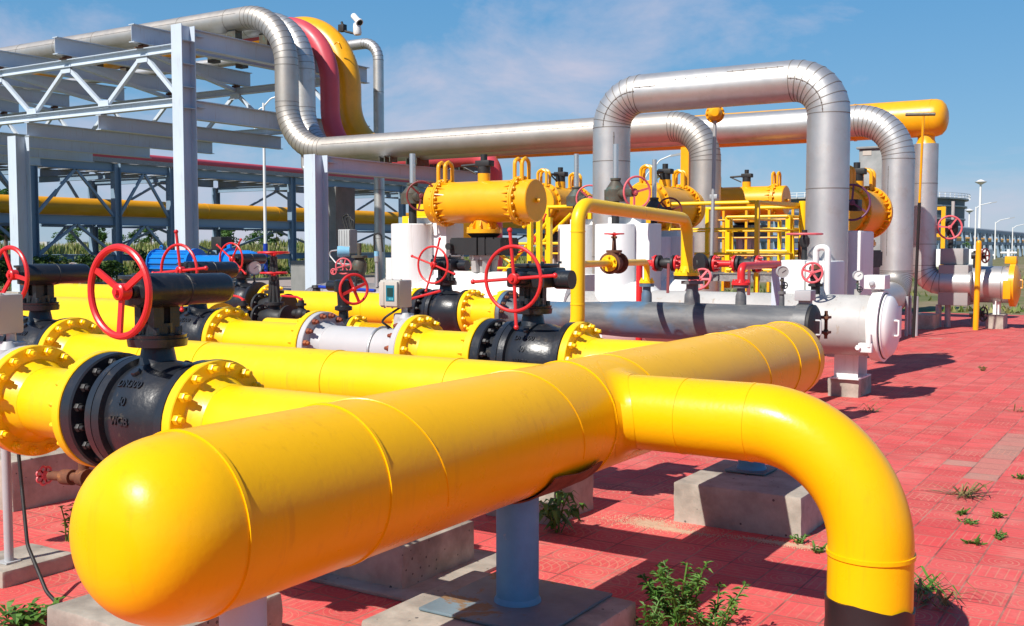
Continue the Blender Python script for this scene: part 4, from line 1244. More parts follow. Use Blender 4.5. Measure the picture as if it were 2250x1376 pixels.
m = MB(); m.box(px0, px1 + .4, py0 + .04, py1, 1.22, 1.25); m.box(px0, px1 + .4, py0 + .02, py0 + .035, 1.16, 1.25); m.build('grating_floor', M['grate'], t)
t = thing('railing', 'second yellow railing with sloping braces, right of the platform', 'railing', (-4.9, 17, 1.1))
zz = P(1735, 475, y=16.6).z
xa, xb = P(1600, 475, y=16.6).x, P(1733, 475, y=16.6).x
for xx in (xa, xb):
    m = MB(); m.bar((xx, 16.6, 1.0), (xx, 16.6, zz), .075, .075, up=(0, 1, 0)); m.bar((xx + .09, 16.66, 1.0), (xx + .02, 16.66, zz), .05, .05, up=(0, 1, 0)); m.build('rail_post', M['yellow_pipe'], t)
for z_ in (zz, 1.95, 1.6, 1.3):
    m = MB(); m.cyl((xa, 16.55, z_), (xb, 16.55, z_), .022, 8); m.cyl((xb, 16.55, z_), (xb, 19.2, z_), .022, 8); m.cyl((xa, 16.55, z_), (xa, 19.2, z_), .022, 8); m.build('handrail', M['yellow_pipe'], t)
for xx in (xa, xb, P(1665, 480, y=19.2).x):
    m = MB(); m.bar((xx, 19.2, .8), (xx, 19.2, zz), .06, .06, up=(0, 1, 0)); m.build('rail_post', M['yellow_pipe'], t)
p = P(1764, 500, y=16.9); p2 = P(1764, 442, y=16.9)
t = thing('post', 'pale yellow round post against the left edge of the front silver leg', 'post', (p.x, 16.9, 0))
m = MB(); m.cyl((p.x, 16.9, 1.75), (p.x, 16.9, p2.z), .065, 16); m.build('shaft', M['yellow_pipe'], t)
m = MB(); m.cyl((p.x, 16.9, 0), (p.x, 16.9, 1.75), .07, 16); m.build('base', M['rust'], t)
m = MB(); m.bar((px1, py0 + .1, zt), (p.x - .06, 16.9, zt + .03), .04, .05); tag(m.build('tie_rail', M['yellow_pipe'], None, (px1, py0, zt)), 'yellow rail tying the platform corner to the pale post', 'rail')
t = thing('railing', 'low yellow railing far behind the platform', 'railing', (-6, 21, 1))
for px in (1545, 1590, 1640, 1690, 1742):
    q = P(px, 500, y=20.2); m = MB(); m.bar((q.x, 20.2, .8), (q.x, 20.2, 2.45), .045, .045, up=(0, 1, 0)); m.build('rail_post', M['orange'], t)
for z_ in (2.42, 2.2, 1.85, 1.5):
    m = MB(); m.cyl((P(1500, 500, y=20.2).x, 20.16, z_), (P(1760, 500, y=20.2).x, 20.16, z_), .014, 8); m.build('handrail', M['orange'], t)
# frame left of the long actuator
t = thing('access_frame', 'yellow steel access frame with plate sides behind the left white gate valve', 'frame', (-9.2, 14.2, 0))
for px in (908, 935, 983, 1000, 1165, 1185, 1207):
    yy = 13.6 if px % 2 else 14.6
    q = P(px, 560, y=yy)
    m = MB(); m.bar((q.x, yy, .0), (q.x, yy, 2.1 if px > 1000 else 1.95), .07, .07, up=(0, 1, 0)); m.build('upright', M['yellow_pipe'], t)
q = P(925, 460, y=13.5)
m = MB(); m.cbox(q.x - .30, q.x + .28, 13.4, 14.5, 1.75, 2.15, .01); m.cbox(q.x - .22, q.x + .1, 13.5, 14.3, 2.152, 2.42, .02); m.build('plate_box', M['yellow_pipe'], t)
for zz_ in (1.32, 1.72):
    a, b_ = P(930, 500, y=14.6), P(1260, 500, y=14.6)
    m = MB(); m.cyl((a.x, 14.66, zz_), (b_.x, 14.66, zz_), .022, 8); m.build('rail', M['yellow_pipe'], t)
for (u0, v0, u1, v1) in ((1105, 600, 1210, 480), (1180, 545, 1255, 470), (1150, 500, 1185, 465), (1100, 560, 1180, 620)):
    a, b_ = P(u0, v0, y=14.9), P(u1, v1, y=14.9)
    m = MB(); m.cyl(a, b_, .03, 8); m.build('brace', M['yellow_pipe'], t)
for k, pts in enumerate((((1165, 500), (1190, 560), (1215, 640)), ((1130, 560), (1170, 540), (1200, 470)), ((1000, 505), (1012, 498), (1005, 530), (1012, 570), (1022, 600)))):
    m = MB(); m.tube([P(u, v, y=14.2 - k * .4) for u, v in pts], .022 if k == 2 else .014, 8, .05, 4)
    tag(m.build('hose', M['red'], None, P(*pts[0], y=14.2)), ['thin red hose sagging behind the gearbox of the long actuator', 'red hose rising towards the right end of the long actuator', 'red cranked lever pipe left of the black gearbox'][k], 'hose')

# tall thin rod with the yellow bell
q = P(1571, 250, y=13.9); q2 = P(1564, 572, y=13.9)
t = thing('alarm_post', 'thin grey rod carrying a yellow bolted dome, in front of the silver pipes', 'alarm', (q2.x, 13.9, 1.2))
m = MB(); m.cyl((q2.x - .005, 13.9, 1.25), (q.x, 13.9, q.z - .1), .026, 12); m.cbox(q.x - .06, q.x + .05, 13.88, 13.95, 2.32, 2.38, .005); m.build('rod', M['galv'], t)
m = MB(); m.lathe([(-.05, .12), (-.045, .128), (-.005, .128), (0, .10), (.05, .095), (.10, .08), (.13, .05), (.135, 0)], (q.x, 13.9, q.z), (.35, -.93, 0), 24)
for i in range(12):
    w_ = 2 * PI * i / 12; _a, _s1, _v1 = basis((.35, -.93, 0)); m.hexp(Vector((q.x, 13.9, q.z)) + (_s1 * math.cos(w_) + _v1 * math.sin(w_)) * .115 - _a * .03, _a, .016, .05)
m.cyl((q.x, 13.9, q.z + .1), (q.x, 13.9, q.z + .17), .03, 12); m.build('dome_housing', M['orange'], t)

# ------------------------------------------------------------------ big silver loop
t = thing('insulated_pipe', 'large silver clad pipe loop standing in front, an upside-down U', 'pipe', (-5.2, 13, .8), 'silver clad pipes')
m = MB(); rl = .252
xl, xr, zl = -6.63, -3.715, 3.685
cladpipe(m, [(xl, 13, .7), (xl, 13, zl), (xr, 13, zl), (xr, 13, .5)], rl, [.43, .43], 1.15, 8, 48, h=.003, w=.010)
def lap(m, pts):  # long lap joint with rivets
    m.tube(pts, .006, 6, 0, mi=1)
    for a, b_ in zip(pts[:-1], pts[1:]):
        a = Vector(a); b_ = Vector(b_); n = max(1, int((b_ - a).length / .12))
        for i in range(n): m.sphere(a + (b_ - a) * ((i + .5) / n), .011, 6, 4, mi=1)
lap(m, [(xl + .95, 13 - rl * .9, zl + rl * .42), (xl + 1.65, 13 - rl * .9, zl + rl * .42)])
lap(m, [(xl + .45, 13 - rl * .98, zl + rl * .2), (xl + .75, 13 - rl * .98, zl + rl * .2)])
lap(m, [(xl + 1.7, 13 - rl * .8, zl + rl * .6), (xr - .5, 13 - rl * .8, zl + rl * .6)])
lap(m, [(xl + rl * .55, 13 - rl * .836, zl - .5), (xl + rl * .55, 13 - rl * .836, 1.5)])
for q0, xx, sg in ((0, xl, 1), (1, xr, -1)):
    cxx = xx + sg * .43
    lap(m, [(cxx - sg * math.cos(w_) * .43, 13 - rl * 1.0, zl - .43 + math.sin(w_) * .43) for w_ in [PI / 2 * i / 9 for i in range(10)]] + ([(xl + .45, 13 - rl, zl)] if q0 == 0 else []))
m.build('cladding', [M['clad'], M['seam']], t)

# silver pipe on the left feeding the white gate valve, with instruments
t = thing('insulated_pipe', 'low silver clad elbow with rust stains left of the white gate valve', 'pipe', (-10.6, 12.2, 0), 'silver clad pipes')
m = MB(); cladpipe(m, [(-9.3, 12.1, .78), (-11.1, 12.1, .78), (-12.1, 12.1, -.1)], .36, [.8], .9, 6, 36, h=.003, w=.010); m.build('cladding', [M['cladwarm'], M['seam']], t)
t = thing('instrument_valve', 'cluster valve with an upright pink wheel on top of the low silver elbow', 'valve', (-10.6, 12.1, 1.1))
c_ = P(790, 590, y=12.1)
m = MB(); m.lathe([(1.10, .05), (1.18, .05), (1.185, .09), (1.22, .09), (1.23, .05), (1.30, .10), (1.42, .11), (1.50, .07), (1.505, .12), (1.54, .12), (1.545, .03), (1.72, .035)], (c_.x, 12.1, 0), (0, 0, 1), 18); m.cyl((c_.x, 12.1, 1.37), (c_.x - .2, 11.9, 1.37), .04, 12); m.build('body', M['brownsteel'], t)
w_ = P(755, 585, y=11.8); handwheel(t, w_, (.5, -.86, 0), .112, .012, 6, M['pink'], rot=.25, hubr=.022, sp=.014)
t = thing('transmitter', 'sky blue round transmitter head on a bracket above the pink wheel', 'transmitter', P(750, 575, y=12.3))
c_ = P(750, 553, y=12.3)
m = MB(); m.lathe([(-.06, .06), (-.055, .083), (.0, .085), (.06, .075), (.12, .075), (.125, .06)], c_, (.75, .6, 0), 22); m.build('housing', M['cyanpaint'], t)
m = MB(); m.cyl(c_ - Vector((0, 0, .08)), c_ - Vector((0, 0, .32)), .022, 10); m.tube([c_ + Vector((-.08, 0, .02)), c_ + Vector((-.3, 0, 0)), c_ + Vector((-.1, 0, -.18)), c_ + Vector((.3, 0, -.2))], .012, 8, .05, 4); m.build('stem', M['galv'], t)
t = thing('transmitter', 'slim instrument with blue cap beside the left white gate valve', 'transmitter', P(828, 620, y=11.9))
c_ = P(828, 600, y=11.9)
m = MB(); m.cyl(c_ - Vector((0, 0, .2)), c_ + Vector((0, 0, .18)), .022, 10); m.cyl(c_ + Vector((0, 0, .16)), c_ + Vector((0, 0, .24)), .036, 12); m.build('stem', M['galv'], t)
m = MB(); m.cyl(c_ + Vector((0, 0, .24)), c_ + Vector((0, 0, .31)), .036, 14); m.build('cap', M['cyanpaint'], t)
m = MB(); m.tube([c_ + Vector((-.08, .05, .3)), c_ + Vector((-.09, .05, .55)), c_ + Vector((.0, .1, .58)), c_ + Vector((.03, .1, .3))], .013, 8, .05, 4); m.build('flexible_conduit', M['rubber'], t)
c_ = P(733, 597, y=11.6)
t = thing('needle_valve', 'tiny valve with faded red star wheel left of the pink wheel', 'valve', c_)
handwheel(t, c_, (.4, -.9, 0), .04, .009, 5, M['pink'], single=True)
m = MB(); m.cyl(c_, c_ + Vector((.2, .25, 0)), .02, 10); m.cyl(c_ + Vector((.2, .25, 0)), c_ + Vector((.2, .25, -.25)), .02, 10); m.build('stem', M['blackmat'], t)
a, b_ = P(699, 627, y=10.9), P(824, 639, y=10.7)
t = thing('lever_valve', 'black valve with a long blue lever bar across the low silver elbow', 'valve', a)
m = MB(); m.cyl(a - Vector((.02, 0, .02)), b_, .022, 12); m.build('lever', M['deepblue'], t)
m = MB(); m.lathe([(-.45, .09), (-.16, .09), (-.15, .12), (-.12, .12), (-.115, .06), (-.04, .05), (-.035, .07), (0, .06)], a - Vector((.03, 0, .0)), (0, 0, 1), 16); m.build('body', M['blackmat'], t)
m = MB(); m.lathe([(0, .30), (.25, .30)], (-9.9, 13.0, 1.02), (1, 0, 0), 28); m.lathe([(0, .2), (.5, .2)], (-10.2, 12.9, 1.0), (0, 0, 1), 20)
tag(m.build('insulated_fitting', M['white'], None, (-9.9, 13, .8)), 'small white insulated fitting left of the white gate valve', 'fitting')

# gauges far left
g_ = P(170, 660, y=9.75); gauge('grey gauge on the far left yellow pipe', (g_.x, 9.7, 1.12), (.5, -.85, 0), .085, .16, 'dialgrey')
g_ = P(553, 650, y=9.7); gauge('pale gauge between the far black valve and the flat red wheels', (g_.x, 9.75, 1.1), (.9, -.4, 0), .085, .22)
# ------------------------------------------------------------------ four big pipes with the S bend, coming down from the pipe bridge
SX = -19.55
t = thing('insulated_pipe', 'long silver clad pipe with the front S bend, ending in the middle leg', 'pipe', (-14, 20.2, 0), 'silver clad pipes')
m = MB(); cladpipe(m, [(-75, 20.2, 7.62), (SX, 20.2, 7.62), (SX, 20.2, 4.1), (-8.2, 20.2, 4.1), (-8.2, 20.2, -.05)], .30, [1.35, 1.25, .72], 1.75, 14, 40, h=.004, w=.014)
lap(m, [(SX + 1.4, 20.2 - .285, 4.19), (-9.2, 20.2 - .285, 4.19)]); lap(m, [(-60, 20.2 - .285, 7.71), (SX - 1.5, 20.2 - .285, 7.71)])
m.build('cladding', [M['cladwarm'], M['seam']], t)
m = MB(); m.tube([(-19.0, 20.2, 4.15), (-19.0, 20.2, 3.62), (-17.6, 20.2, 3.62)], .07, 14, [.12], 5); m.build('drain_pipe', M['cladwarm'], t)
S2 = P(668, 200, y=21.35).x
L2 = P(1973, 400, y=21.35).x
t = thing('insulated_pipe', 'second silver clad pipe of the S bend, ending in the tall right leg', 'pipe', (-12, 21.35, 0), 'silver clad pipes')
m = MB(); cladpipe(m, [(-75, 21.35, 7.72), (S2, 21.35, 7.72), (S2, 21.35, 4.12), (L2, 21.35, 4.12), (L2, 21.35, .72), (L2 + .1, 17.5, .66)], .30, [1.35, 1.25, .78, .5], 1.75, 14, 40, h=.004, w=.012)
lap(m, [(L2 - .12, 21.35 - .275, 3.2), (L2 - .12, 21.35 - .275, 1.5)])
m.build('cladding', [M['clad'], M['seam']], t)
S3 = P(725, 200, y=22.4).x
t = thing('red_bend_pipe', 'faded red pipe in the S bend with rust scars', 'pipe', (-17, 22.4, 0), 'painted pipes in the S bend')
m = MB(); m.tube([(-75, 22.4, 7.86), (S3, 22.4, 7.86), (S3, 22.4, 4.0), (-14.75, 22.4, 3.95), (-14.75, 22.4, -.05)], .265, 36, [1.7, 1.5, .55], 18)
m.build('pipe_wall', M['redpipe'], t)
S4 = P(764, 200, y=23.5).x
t = thing('header_pipe', 'big orange-yellow pipe in the S bend, ending in a rounded cap at upper right', 'pipe', (-12, 23.5, 0), 'painted pipes in the S bend')
m = MB(); ye = P(2047, 265, y=23.5).x
m.tube([(-75, 23.5, 8.0), (S4, 23.5, 8.0), (S4, 23.5, 4.36), (ye, 23.5, 4.33)], .385, 44, [1.85, 1.45], 20, caps=False)
m.lathe([(0, .385), (.10, .382), (.2, .35), (.27, .27), (.31, .16), (.325, 0)], (ye, 23.5, 4.33), (1, 0, 0), 44)
m.ring((ye, 23.5, 4.33), (1, 0, 0), .385, .016, .006, 44)
m.ring((ye - 1.55, 23.5, 4.33), (1, 0, 0), .385, .03, .012, 44)
m.build('pipe_wall', M['orange'], t)
L3 = P(2033, 400, y=23.5).x
m = MB(); m.lathe([(3.80, .20), (3.88, .17), (4.05, .17)], (L3, 23.5, 0), (0, 0, 1), 28); m.build('branch', M['orange'], t)
t2 = thing('insulated_pipe', 'silver clad leg under the rounded end of the yellow header, elbow at its foot', 'pipe', (L3, 23.5, 0), 'silver clad pipes')
m = MB(); cladpipe(m, [(L3, 23.5, 3.80), (L3, 23.5, .93), (L3 + .95, 23.5, .93)], .245, [.36], 1.1, 5, 36, h=.004, w=.012); m.build('cladding', [M['clad'], M['seam']], t2)
m = MB(); q = P(1508, 360, y=23.3); m.box(q.x - .10, q.x + .10, 23.2, 23.4, .0, 3.98); tag(m.build('yellow_post', M['orange'], None, (q.x, 23.3, 0)), 'flat yellow post beside the middle silver leg', 'post')
t = thing('insulated_pipe', 'thin silver clad pipe hooking over behind the orange bend and dropping to the ground', 'pipe', (-20.9, 25.5, 0), 'silver clad pipes')
m = MB(); cladpipe(m, [(-40, 25.5, 7.86), (-20.9, 25.5, 7.86), (-20.9, 25.5, -.05)], .16, [.55], 1.4, 8, 24, h=.004, w=.012); m.build('cladding', [M['clad'], M['seam']], t)
# climbing step on the bends
m = MB(); q = P(742, 98, y=22.95)
for dz in (0,): m.tube([q + Vector((-.08, -.05, dz)), q + Vector((.0, -.05, dz + .06)), q + Vector((.10, -.05, dz + .03)), q + Vector((.10, .05, dz - .12))], .018, 8, .03, 3)
tag(m.build('step_bracket', M['orange'], None, q), 'small yellow steel bracket between the red and orange bends', 'bracket')
# camera
q = P(783, 42, y=23.6)
t = thing('security_camera', 'white security camera on a black arm above the orange bend', 'camera', q + Vector((0, 0, -.3)))
m = MB(); ax_ = Vector((.75, -.2, -.62)).normalized(); m.lathe([(-.19, .05), (-.18, .085), (.15, .085), (.16, .11), (.21, .11), (.215, .09)], q, ax_, 18); m.build('housing', M['white'], t)
m = MB(); m.lathe([(.216, .085), (.22, .085)], q, ax_, 18); m.build('lens', M['glass'], t)
m = MB(); m.lathe([(-.45, .10), (-.40, .12), (-.2, .11), (-.12, .09)], q, (-.1, 0, 1), 16); m.build('pan_head', M['white'], t)
m = MB(); m.tube([q + Vector((0, 0, -.42)), q + Vector((-.42, 0, -.30)), q + Vector((-.55, 0, -.02))], .035, 10, .05, 3); m.cbox(q.x - .62, q.x - .42, q.y - .08, q.y + .08, q.z - .30, q.z - .10, .01); m.build('arm', M['blackmat'], t)

# ------------------------------------------------------------------ pipe bridge (truss)
t = thing('pipe_bridge', 'pale grey steel truss bridge carrying the big pipes at upper left', 'pipe bridge', (-30, 20.8, 0))
YF, YR = 17.8, 23.7
steel = M['steelblue']
colx = [-20.6, -27.3, -39.0, -57.0]
for yy in (YF, YR):
    for i, xx in enumerate(colx):
        if yy == YR and i == 0: continue
        m = MB(); ztop = 6.98 if i == 0 else 4.7
        m.hbeam((xx, yy, .02 if i == 0 else .45), (xx, yy, ztop), .42, .37, .022, .016, up=(0, 1, 0))
        if i == 0:
            for zq in (5.0, 5.5, 6.05, 6.6): m.box(xx - .18, xx + .18, yy - .18, yy + .18, zq, zq + .012)
        m.build('column', steel, t)
        if i:
            m = MB(); m.cbox(xx - .4, xx + .4, yy - .4, yy + .4, 0, .45, .02); m.build('pedestal', M['concrete'], t)
    x0 = -20.79
    for zc in (6.47, 5.17):
        m = MB(); m.hbeam((-75, yy, zc), (x0, yy, zc), .20, .20, .018, .012); m.build('chord', steel, t)
    for gx in range(18):
        for gz, g0 in ((6.33, -22.05), (5.31, -23.57)):
            gxx = g0 - 3.03 * gx
            m = MB(); m.box(gxx - .20, gxx + .20, yy - .062, yy - .050, gz - .10, gz + .10)
            for bx_ in (-.13, 0, .13): m.hexp((gxx + bx_, yy - .062, gz + (.05 if gz > 6 else -.05)), (0, -1, 0), .016, .014)
            m.build('gusset_plate', steel, t)
    xs = []
    xn = -22.05
    while xn > -75:
        a, b_ = Vector((xn, yy, 6.37)), Vector((xn - 1.52, yy, 5.27)); c_ = Vector((xn - 3.03, yy, 6.37))
        if xn == -22.05:
            m = MB(); m.bar(Vector((xn + .08, yy, 6.37)), (x0 + .02, yy, 5.27), .10, .09, up=(0, 1, 0)); m.build('diagonal', steel, t)
        m = MB(); m.bar(a - Vector((.06, 0, 0)), b_ + Vector((.06, 0, 0)), .10, .09, up=(0, 1, 0)); m.build('diagonal', steel, t)
        m = MB(); m.bar(b_ - Vector((.06, 0, 0)), c_ + Vector((.06, 0, 0)), .10, .09, up=(0, 1, 0)); m.build('diagonal', steel, t)
        m = MB(); m.box(xn - .12, xn + .12, yy - .16, yy + .16, 6.573, 6.60); m.box(xn - .1, xn + .1, yy - .08, yy + .08, 6.602, 6.66); m.build('bearing_plate', M['rust'], t)
        xs.append(xn); xn -= 3.03
for k, xn in enumerate(xs):
    m = MB(); m.hbeam((xn, YF - .35, 6.90), (xn, YR + .6, 6.90), .44, .20, .018, .012); m.build('crossbeam', steel, t)
    m = MB(); m.hbeam((xn - 1.65, YF - .12, 4.86), (xn - 1.65, YR + .5, 4.86), .38, .20, .018, .012); m.build('crossbeam', steel, t)
    if k % 1 == 0:
        m = MB(); m.bar((xn, YF + .1, 6.50), (xn - 3.0, YR - .1, 6.50), .12, .10); m.build('plan_brace', steel, t)
for zc, h_ in ((6.70, .46), (5.00, .46)):
    m = MB(); m.hbeam((-20.6, YF + .22, zc), (-20.6, YR + .9, zc), h_, .22, .02, .014)
    for yy_ in (YF + .3,): m.box(-20.6 - .1, -20.6 + .16, yy_, yy_ + .25, zc + .06, zc + .075)
    m.build('end_beam', steel, t)
for xn in (-21.4, -24.6, -30.0, -36.0):
    for yy_, zz_, rr_ in ((20.2, 7.62, .30), (21.35, 7.72, .3), (22.4, 7.86, .27), (23.5, 8.0, .385)):
        m = MB(); m.box(xn - .15, xn + .15, yy_ - .12, yy_ + .12, 7.122, zz_ - rr_ + .03); m.build('pipe_shoe', M['brownsteel'], t)

# ------------------------------------------------------------------ support frame under the S bend
cx = P(694, 342, y=17.8).x
t = thing('support_frame', 'pale grey steel portal frame holding the four pipes after the S bend', 'support frame', (cx, 21, 0))
for yy in (17.8, 24.6):
    m = MB(); m.hbeam((cx, yy, 0), (cx, yy, 3.70), .42, .33, .022, .016, up=(0, 1, 0)); m.build('column', steel, t)
m = MB(); m.hbeam((cx, 18.02, 3.51), (cx, 24.38, 3.51), .36, .22, .02, .014); m.box(cx - .1, cx + .17, 18.05, 18.35, 3.55, 3.565); m.build('beam', steel, t)
for yy_, zb_, w_ in ((20.2, 3.84, .14), (21.35, 3.86, .25), (22.4, 3.78, .3), (23.5, 4.02, .35)):
    m = MB()
    for dx in (-.16, 0, .16): m.box(cx + .1 + dx - .012, cx + .1 + dx + .012, yy_ - w_, yy_ + w_, 3.693, zb_)
    m.build('pipe_shoe', M['brownsteel'], t)
q = P(737, 500, y=22.6)
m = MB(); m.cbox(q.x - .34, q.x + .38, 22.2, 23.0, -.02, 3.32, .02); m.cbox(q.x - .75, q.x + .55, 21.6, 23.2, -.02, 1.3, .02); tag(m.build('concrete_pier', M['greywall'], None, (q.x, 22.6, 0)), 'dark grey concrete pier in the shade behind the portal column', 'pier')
q = P(767, 530, y=21.2)
t = thing('junction_box', 'grey ribbed junction box with black cables behind the portal column', 'box', (q.x, 21.2, 1.3))
m = MB(); m.cbox(q.x - .20, q.x + .20, 21.0, 21.3, q.z - .32, q.z + .30, .02)
for i in range(5): m.box(q.x - .17 + i * .085, q.x - .15 + i * .085, 20.985, 21.0, q.z - .1, q.z + .28)
m.build('casing', M['greysteel'], t)
m = MB()
for k in range(3): m.tube([q + Vector((-.1 + k * .08, 0, .3)), q + Vector((-.22 + k * .1, 0, .62)), q + Vector((-.02 + k * .1, 0, .72 - k * .1)), q + Vector((.1 + k * .03, 0, .3))], .022, 8, .06, 4)
m.build('cables', M['rubber'], t)

# ------------------------------------------------------------------ background pipe rack along the left
RX, RXB = -46.56, -53.2
t = thing('pipe_rack', 'long blue-grey steel pipe rack in the left background', 'pipe rack', (-50, 50, 0))
cols = [22.5, 27.0, 31.0, 35.7, 39.2, 48.4, 59.3, 70.0, 81, 92, 103]
rb = M['rackblue'] = paint('blue_grey_rack_paint', (.20, .29, .38), .5, .88, (.14, .15, .16), .72, .08, 12, patch=.8, wscale=1.5)
for i, yy in enumerate(cols):
    m = MB(); m.hbeam((RX, yy, 0), (RX, yy, 5.95), .38, .36, .022, .016, up=(0, 1, 0)); m.build('column', rb, t)
    if i != 3:
        m = MB(); m.hbeam((RXB, yy, 0), (RXB, yy, 5.5), .38, .36, .022, .016, up=(0, 1, 0)); m.build('column', rb, t)
    for zc in (5.35, 3.0, 1.15):
        m = MB(); m.hbeam((RXB + .2, yy, zc), (RX - .2, yy, zc), .3, .2, .018, .012); m.build('cross_beam', rb, t)
for zc, hh in ((5.75, .44), (3.03, .44), (1.15, .32)):
    for xx in (RX, RXB):
        for a, b_ in zip(cols[:-1], cols[1:]):
            m = MB(); m.hbeam((xx, a + .2, zc), (xx, b_ - .2, zc), hh, .22, .02, .014); m.build('long_beam', rb, t)
for a, b_ in zip(cols[:-1], cols[1:]):
    mid = (a + b_) / 2
    for xx in (RXB, RX) if b_ - a < 6 else (RXB,):
        for z0, z1 in ((3.25, 5.5), (1.3, 2.8)):
            m = MB(); m.bar((xx, a + .15, z0), (xx, mid - .05, z1), .13, .12, up=(1, 0, 0)); m.build('brace', rb, t)
            m = MB(); m.bar((xx, mid + .05, z1), (xx, b_ - .15, z0), .13, .12, up=(1, 0, 0)); m.build('brace', rb, t)
m = MB(); yy = 20.0; rg = random.Random(4)
while yy < 104:
    L_ = rg.uniform(.6, 1.6)
    m.box(RX - 1.0, RX + .15, yy, yy + L_, 6.0, 6.06); m.box(RXB - .3, RXB + 1.9, yy, yy + L_, 6.0, 6.06); yy += L_ + rg.choice([.12, .3, .55, .9])
m.box(RX + .16, RX + .22, 20, 104, 5.985, 6.22)
m.build('walkway_grating', M['grate'], t)
m = MB(); m.tube([(-48.8, 10, 3.78), (-48.8, 130, 3.78)], .46, 32)
for k in range(20): m.ring((-48.8, 15 + k * 5.7, 3.78), (0, 1, 0), .46, .03, .012, 32)
tag(m.build('pipeline', M['amber'], None, (-48.8, 60, 0)), 'thick amber pipeline lying inside the background rack', 'pipe')
m = MB(); m.tube([(-48.0, 33, 6.50), (-48.0, 130, 6.50)], .21, 24); tag(m.build('pipeline', M['redpipe'], None, (-48, 60, 0)), 'faded red pipeline on top of the background rack', 'pipe')
m = MB(); m.tube([(-51.3, 12, 3.65), (-51.3, 130, 3.65)], .32, 24); tag(m.build('pipeline', M['clad'], None, (-51.3, 60, 0)), 'grey pipeline behind the amber one in the background rack', 'pipe')

# ------------------------------------------------------------------ street lamp, blue actuator
def lamp(label, x, y, h, ring=True, d=(1, 0, 0), L=1.6, band=True, r=.085, group='white curved street lamps'):
    t = thing('street_lamp', label, 'street lamp', (x, y, 0), group)
    m = MB(); m.lathe([(1.9 if band else 0, r * 1.15), (h, r * .8)], (x, y, 0), (0, 0, 1), 14); m.build('pole', M['white'], t)
    if band:
        m = MB(); m.lathe([(.25, r * 1.5), (1.9, r * 1.5)], (x, y, 0), (0, 0, 1), 14); m.build('painted_base', M['deepblue'], t)
        m = MB(); m.cbox(x - .35, x + .35, y - .35, y + .35, 0, .25, .02); m.build('plinth', M['kerb'], t)
    d = Vector(d).normalized(); p = Vector((x, y, h))
    m = MB(); m.tube([p - Vector((0, 0, .2)), p + d * L * .3 + Vector((0, 0, .25)), p + d * L + Vector((0, 0, .55))], r * .55, 8, .4, 4)
    if ring:
        pts = [p - Vector((0, 0, .25)) - d * (.55 * math.sin(q)) - Vector((0, 0, .95 - .95 * math.cos(q))) for q in [PI * i / 12 for i in range(13)]]
        m.tube(pts, r * .45, 8); m.cyl(p - d * .5 - Vector((0, 0, 1.2)), p - Vector((0, 0, 1.2)), r * .3, 6)
    m.build('arm', M['white'], t)
    m = MB(); e = p + d * L + Vector((0, 0, .57)); m.obox(e + d * .3, (d + Vector((0, 0, .2))) * .38, d.cross(Vector((0, 0, 1))) * .13, (0, 0, .06)); m.build('lamp_head', M['greysteel'], t)


cr = Vector((CR.x, CR.y, 0))
lamp('tall white street lamp with a blue painted foot, behind the truss bridge', -44.9, 44.5, 9.9, True, cr, 1.4)
q = P(1437, 395, d=60); lamp('white curved street lamp seen inside the big silver loop', q.x, q.y, 6.3, True, cr, 1.0, False, .07)

q = P(455, 580, y=15.6)
t = thing('valve_actuator', 'bright blue ribbed actuator cylinder with a domed end, left background', 'actuator', (q.x, 15.6, .9))
xa, xb = P(345, 580, y=15.6).x, P(572, 585, y=15.6).x
zc = 1.33; xm = P(500, 580, y=15.6).x
m = MB(); m.lathe([(0, .30), (.04, .31), (.05, .25), (1.2, .25), (1.21, .31), (1.28, .31), (1.29, .2)], (xa, 15.6, zc), (1, 0, 0), 32)
for i in range(14):
    w_ = 2 * PI * i / 14; m.bar((xa + .05, 15.6 + math.cos(w_) * .265, zc + math.sin(w_) * .265), (xa + 1.2, 15.6 + math.cos(w_) * .265, zc + math.sin(w_) * .265), .03, .03)
m.torus((xa + .15, 15.6, zc + .33), (0, 1, 0), .04, .012, 16, 6)
m.build('ribbed_cylinder', M['blue'], t)
m = MB(); m.lathe([(1.29, .17), (xm - xa, .17), (xm - xa + .02, .32), (xm - xa + .12, .32), (xm - xa + .13, .265), (xb - xa - .35, .275), (xb - xa - .16, .24), (xb - xa - .05, .15), (xb - xa, 0)], (xa, 15.6, zc), (1, 0, 0), 36)
m.bar((xm + .06, 15.6, zc + .3), (xm + .06, 15.6, zc + .42), .05, .1); m.build('domed_cylinder', M['blue'], t)
m = MB(); k_ = P(487, 548, y=15.6); m.cbox(k_.x - .15, k_.x + .15, 15.45, 15.75, zc + .28, zc + .55, .02); m.cyl((k_.x, 15.6, zc + .1), (k_.x, 15.6, zc + .3), .08, 12); m.tube([k_ + Vector((-.15, 0, 0)), k_ + Vector((-.4, 0, 0)), k_ + Vector((-.4, 0, -.3))], .02, 8, .1, 4); m.build('control_head', M['blackmat'], t)
m = MB(); m.cyl((q.x, 15.6, 0), (q.x, 15.6, 1.1), .13, 16); m.build('stand', M['blackmat'], t)

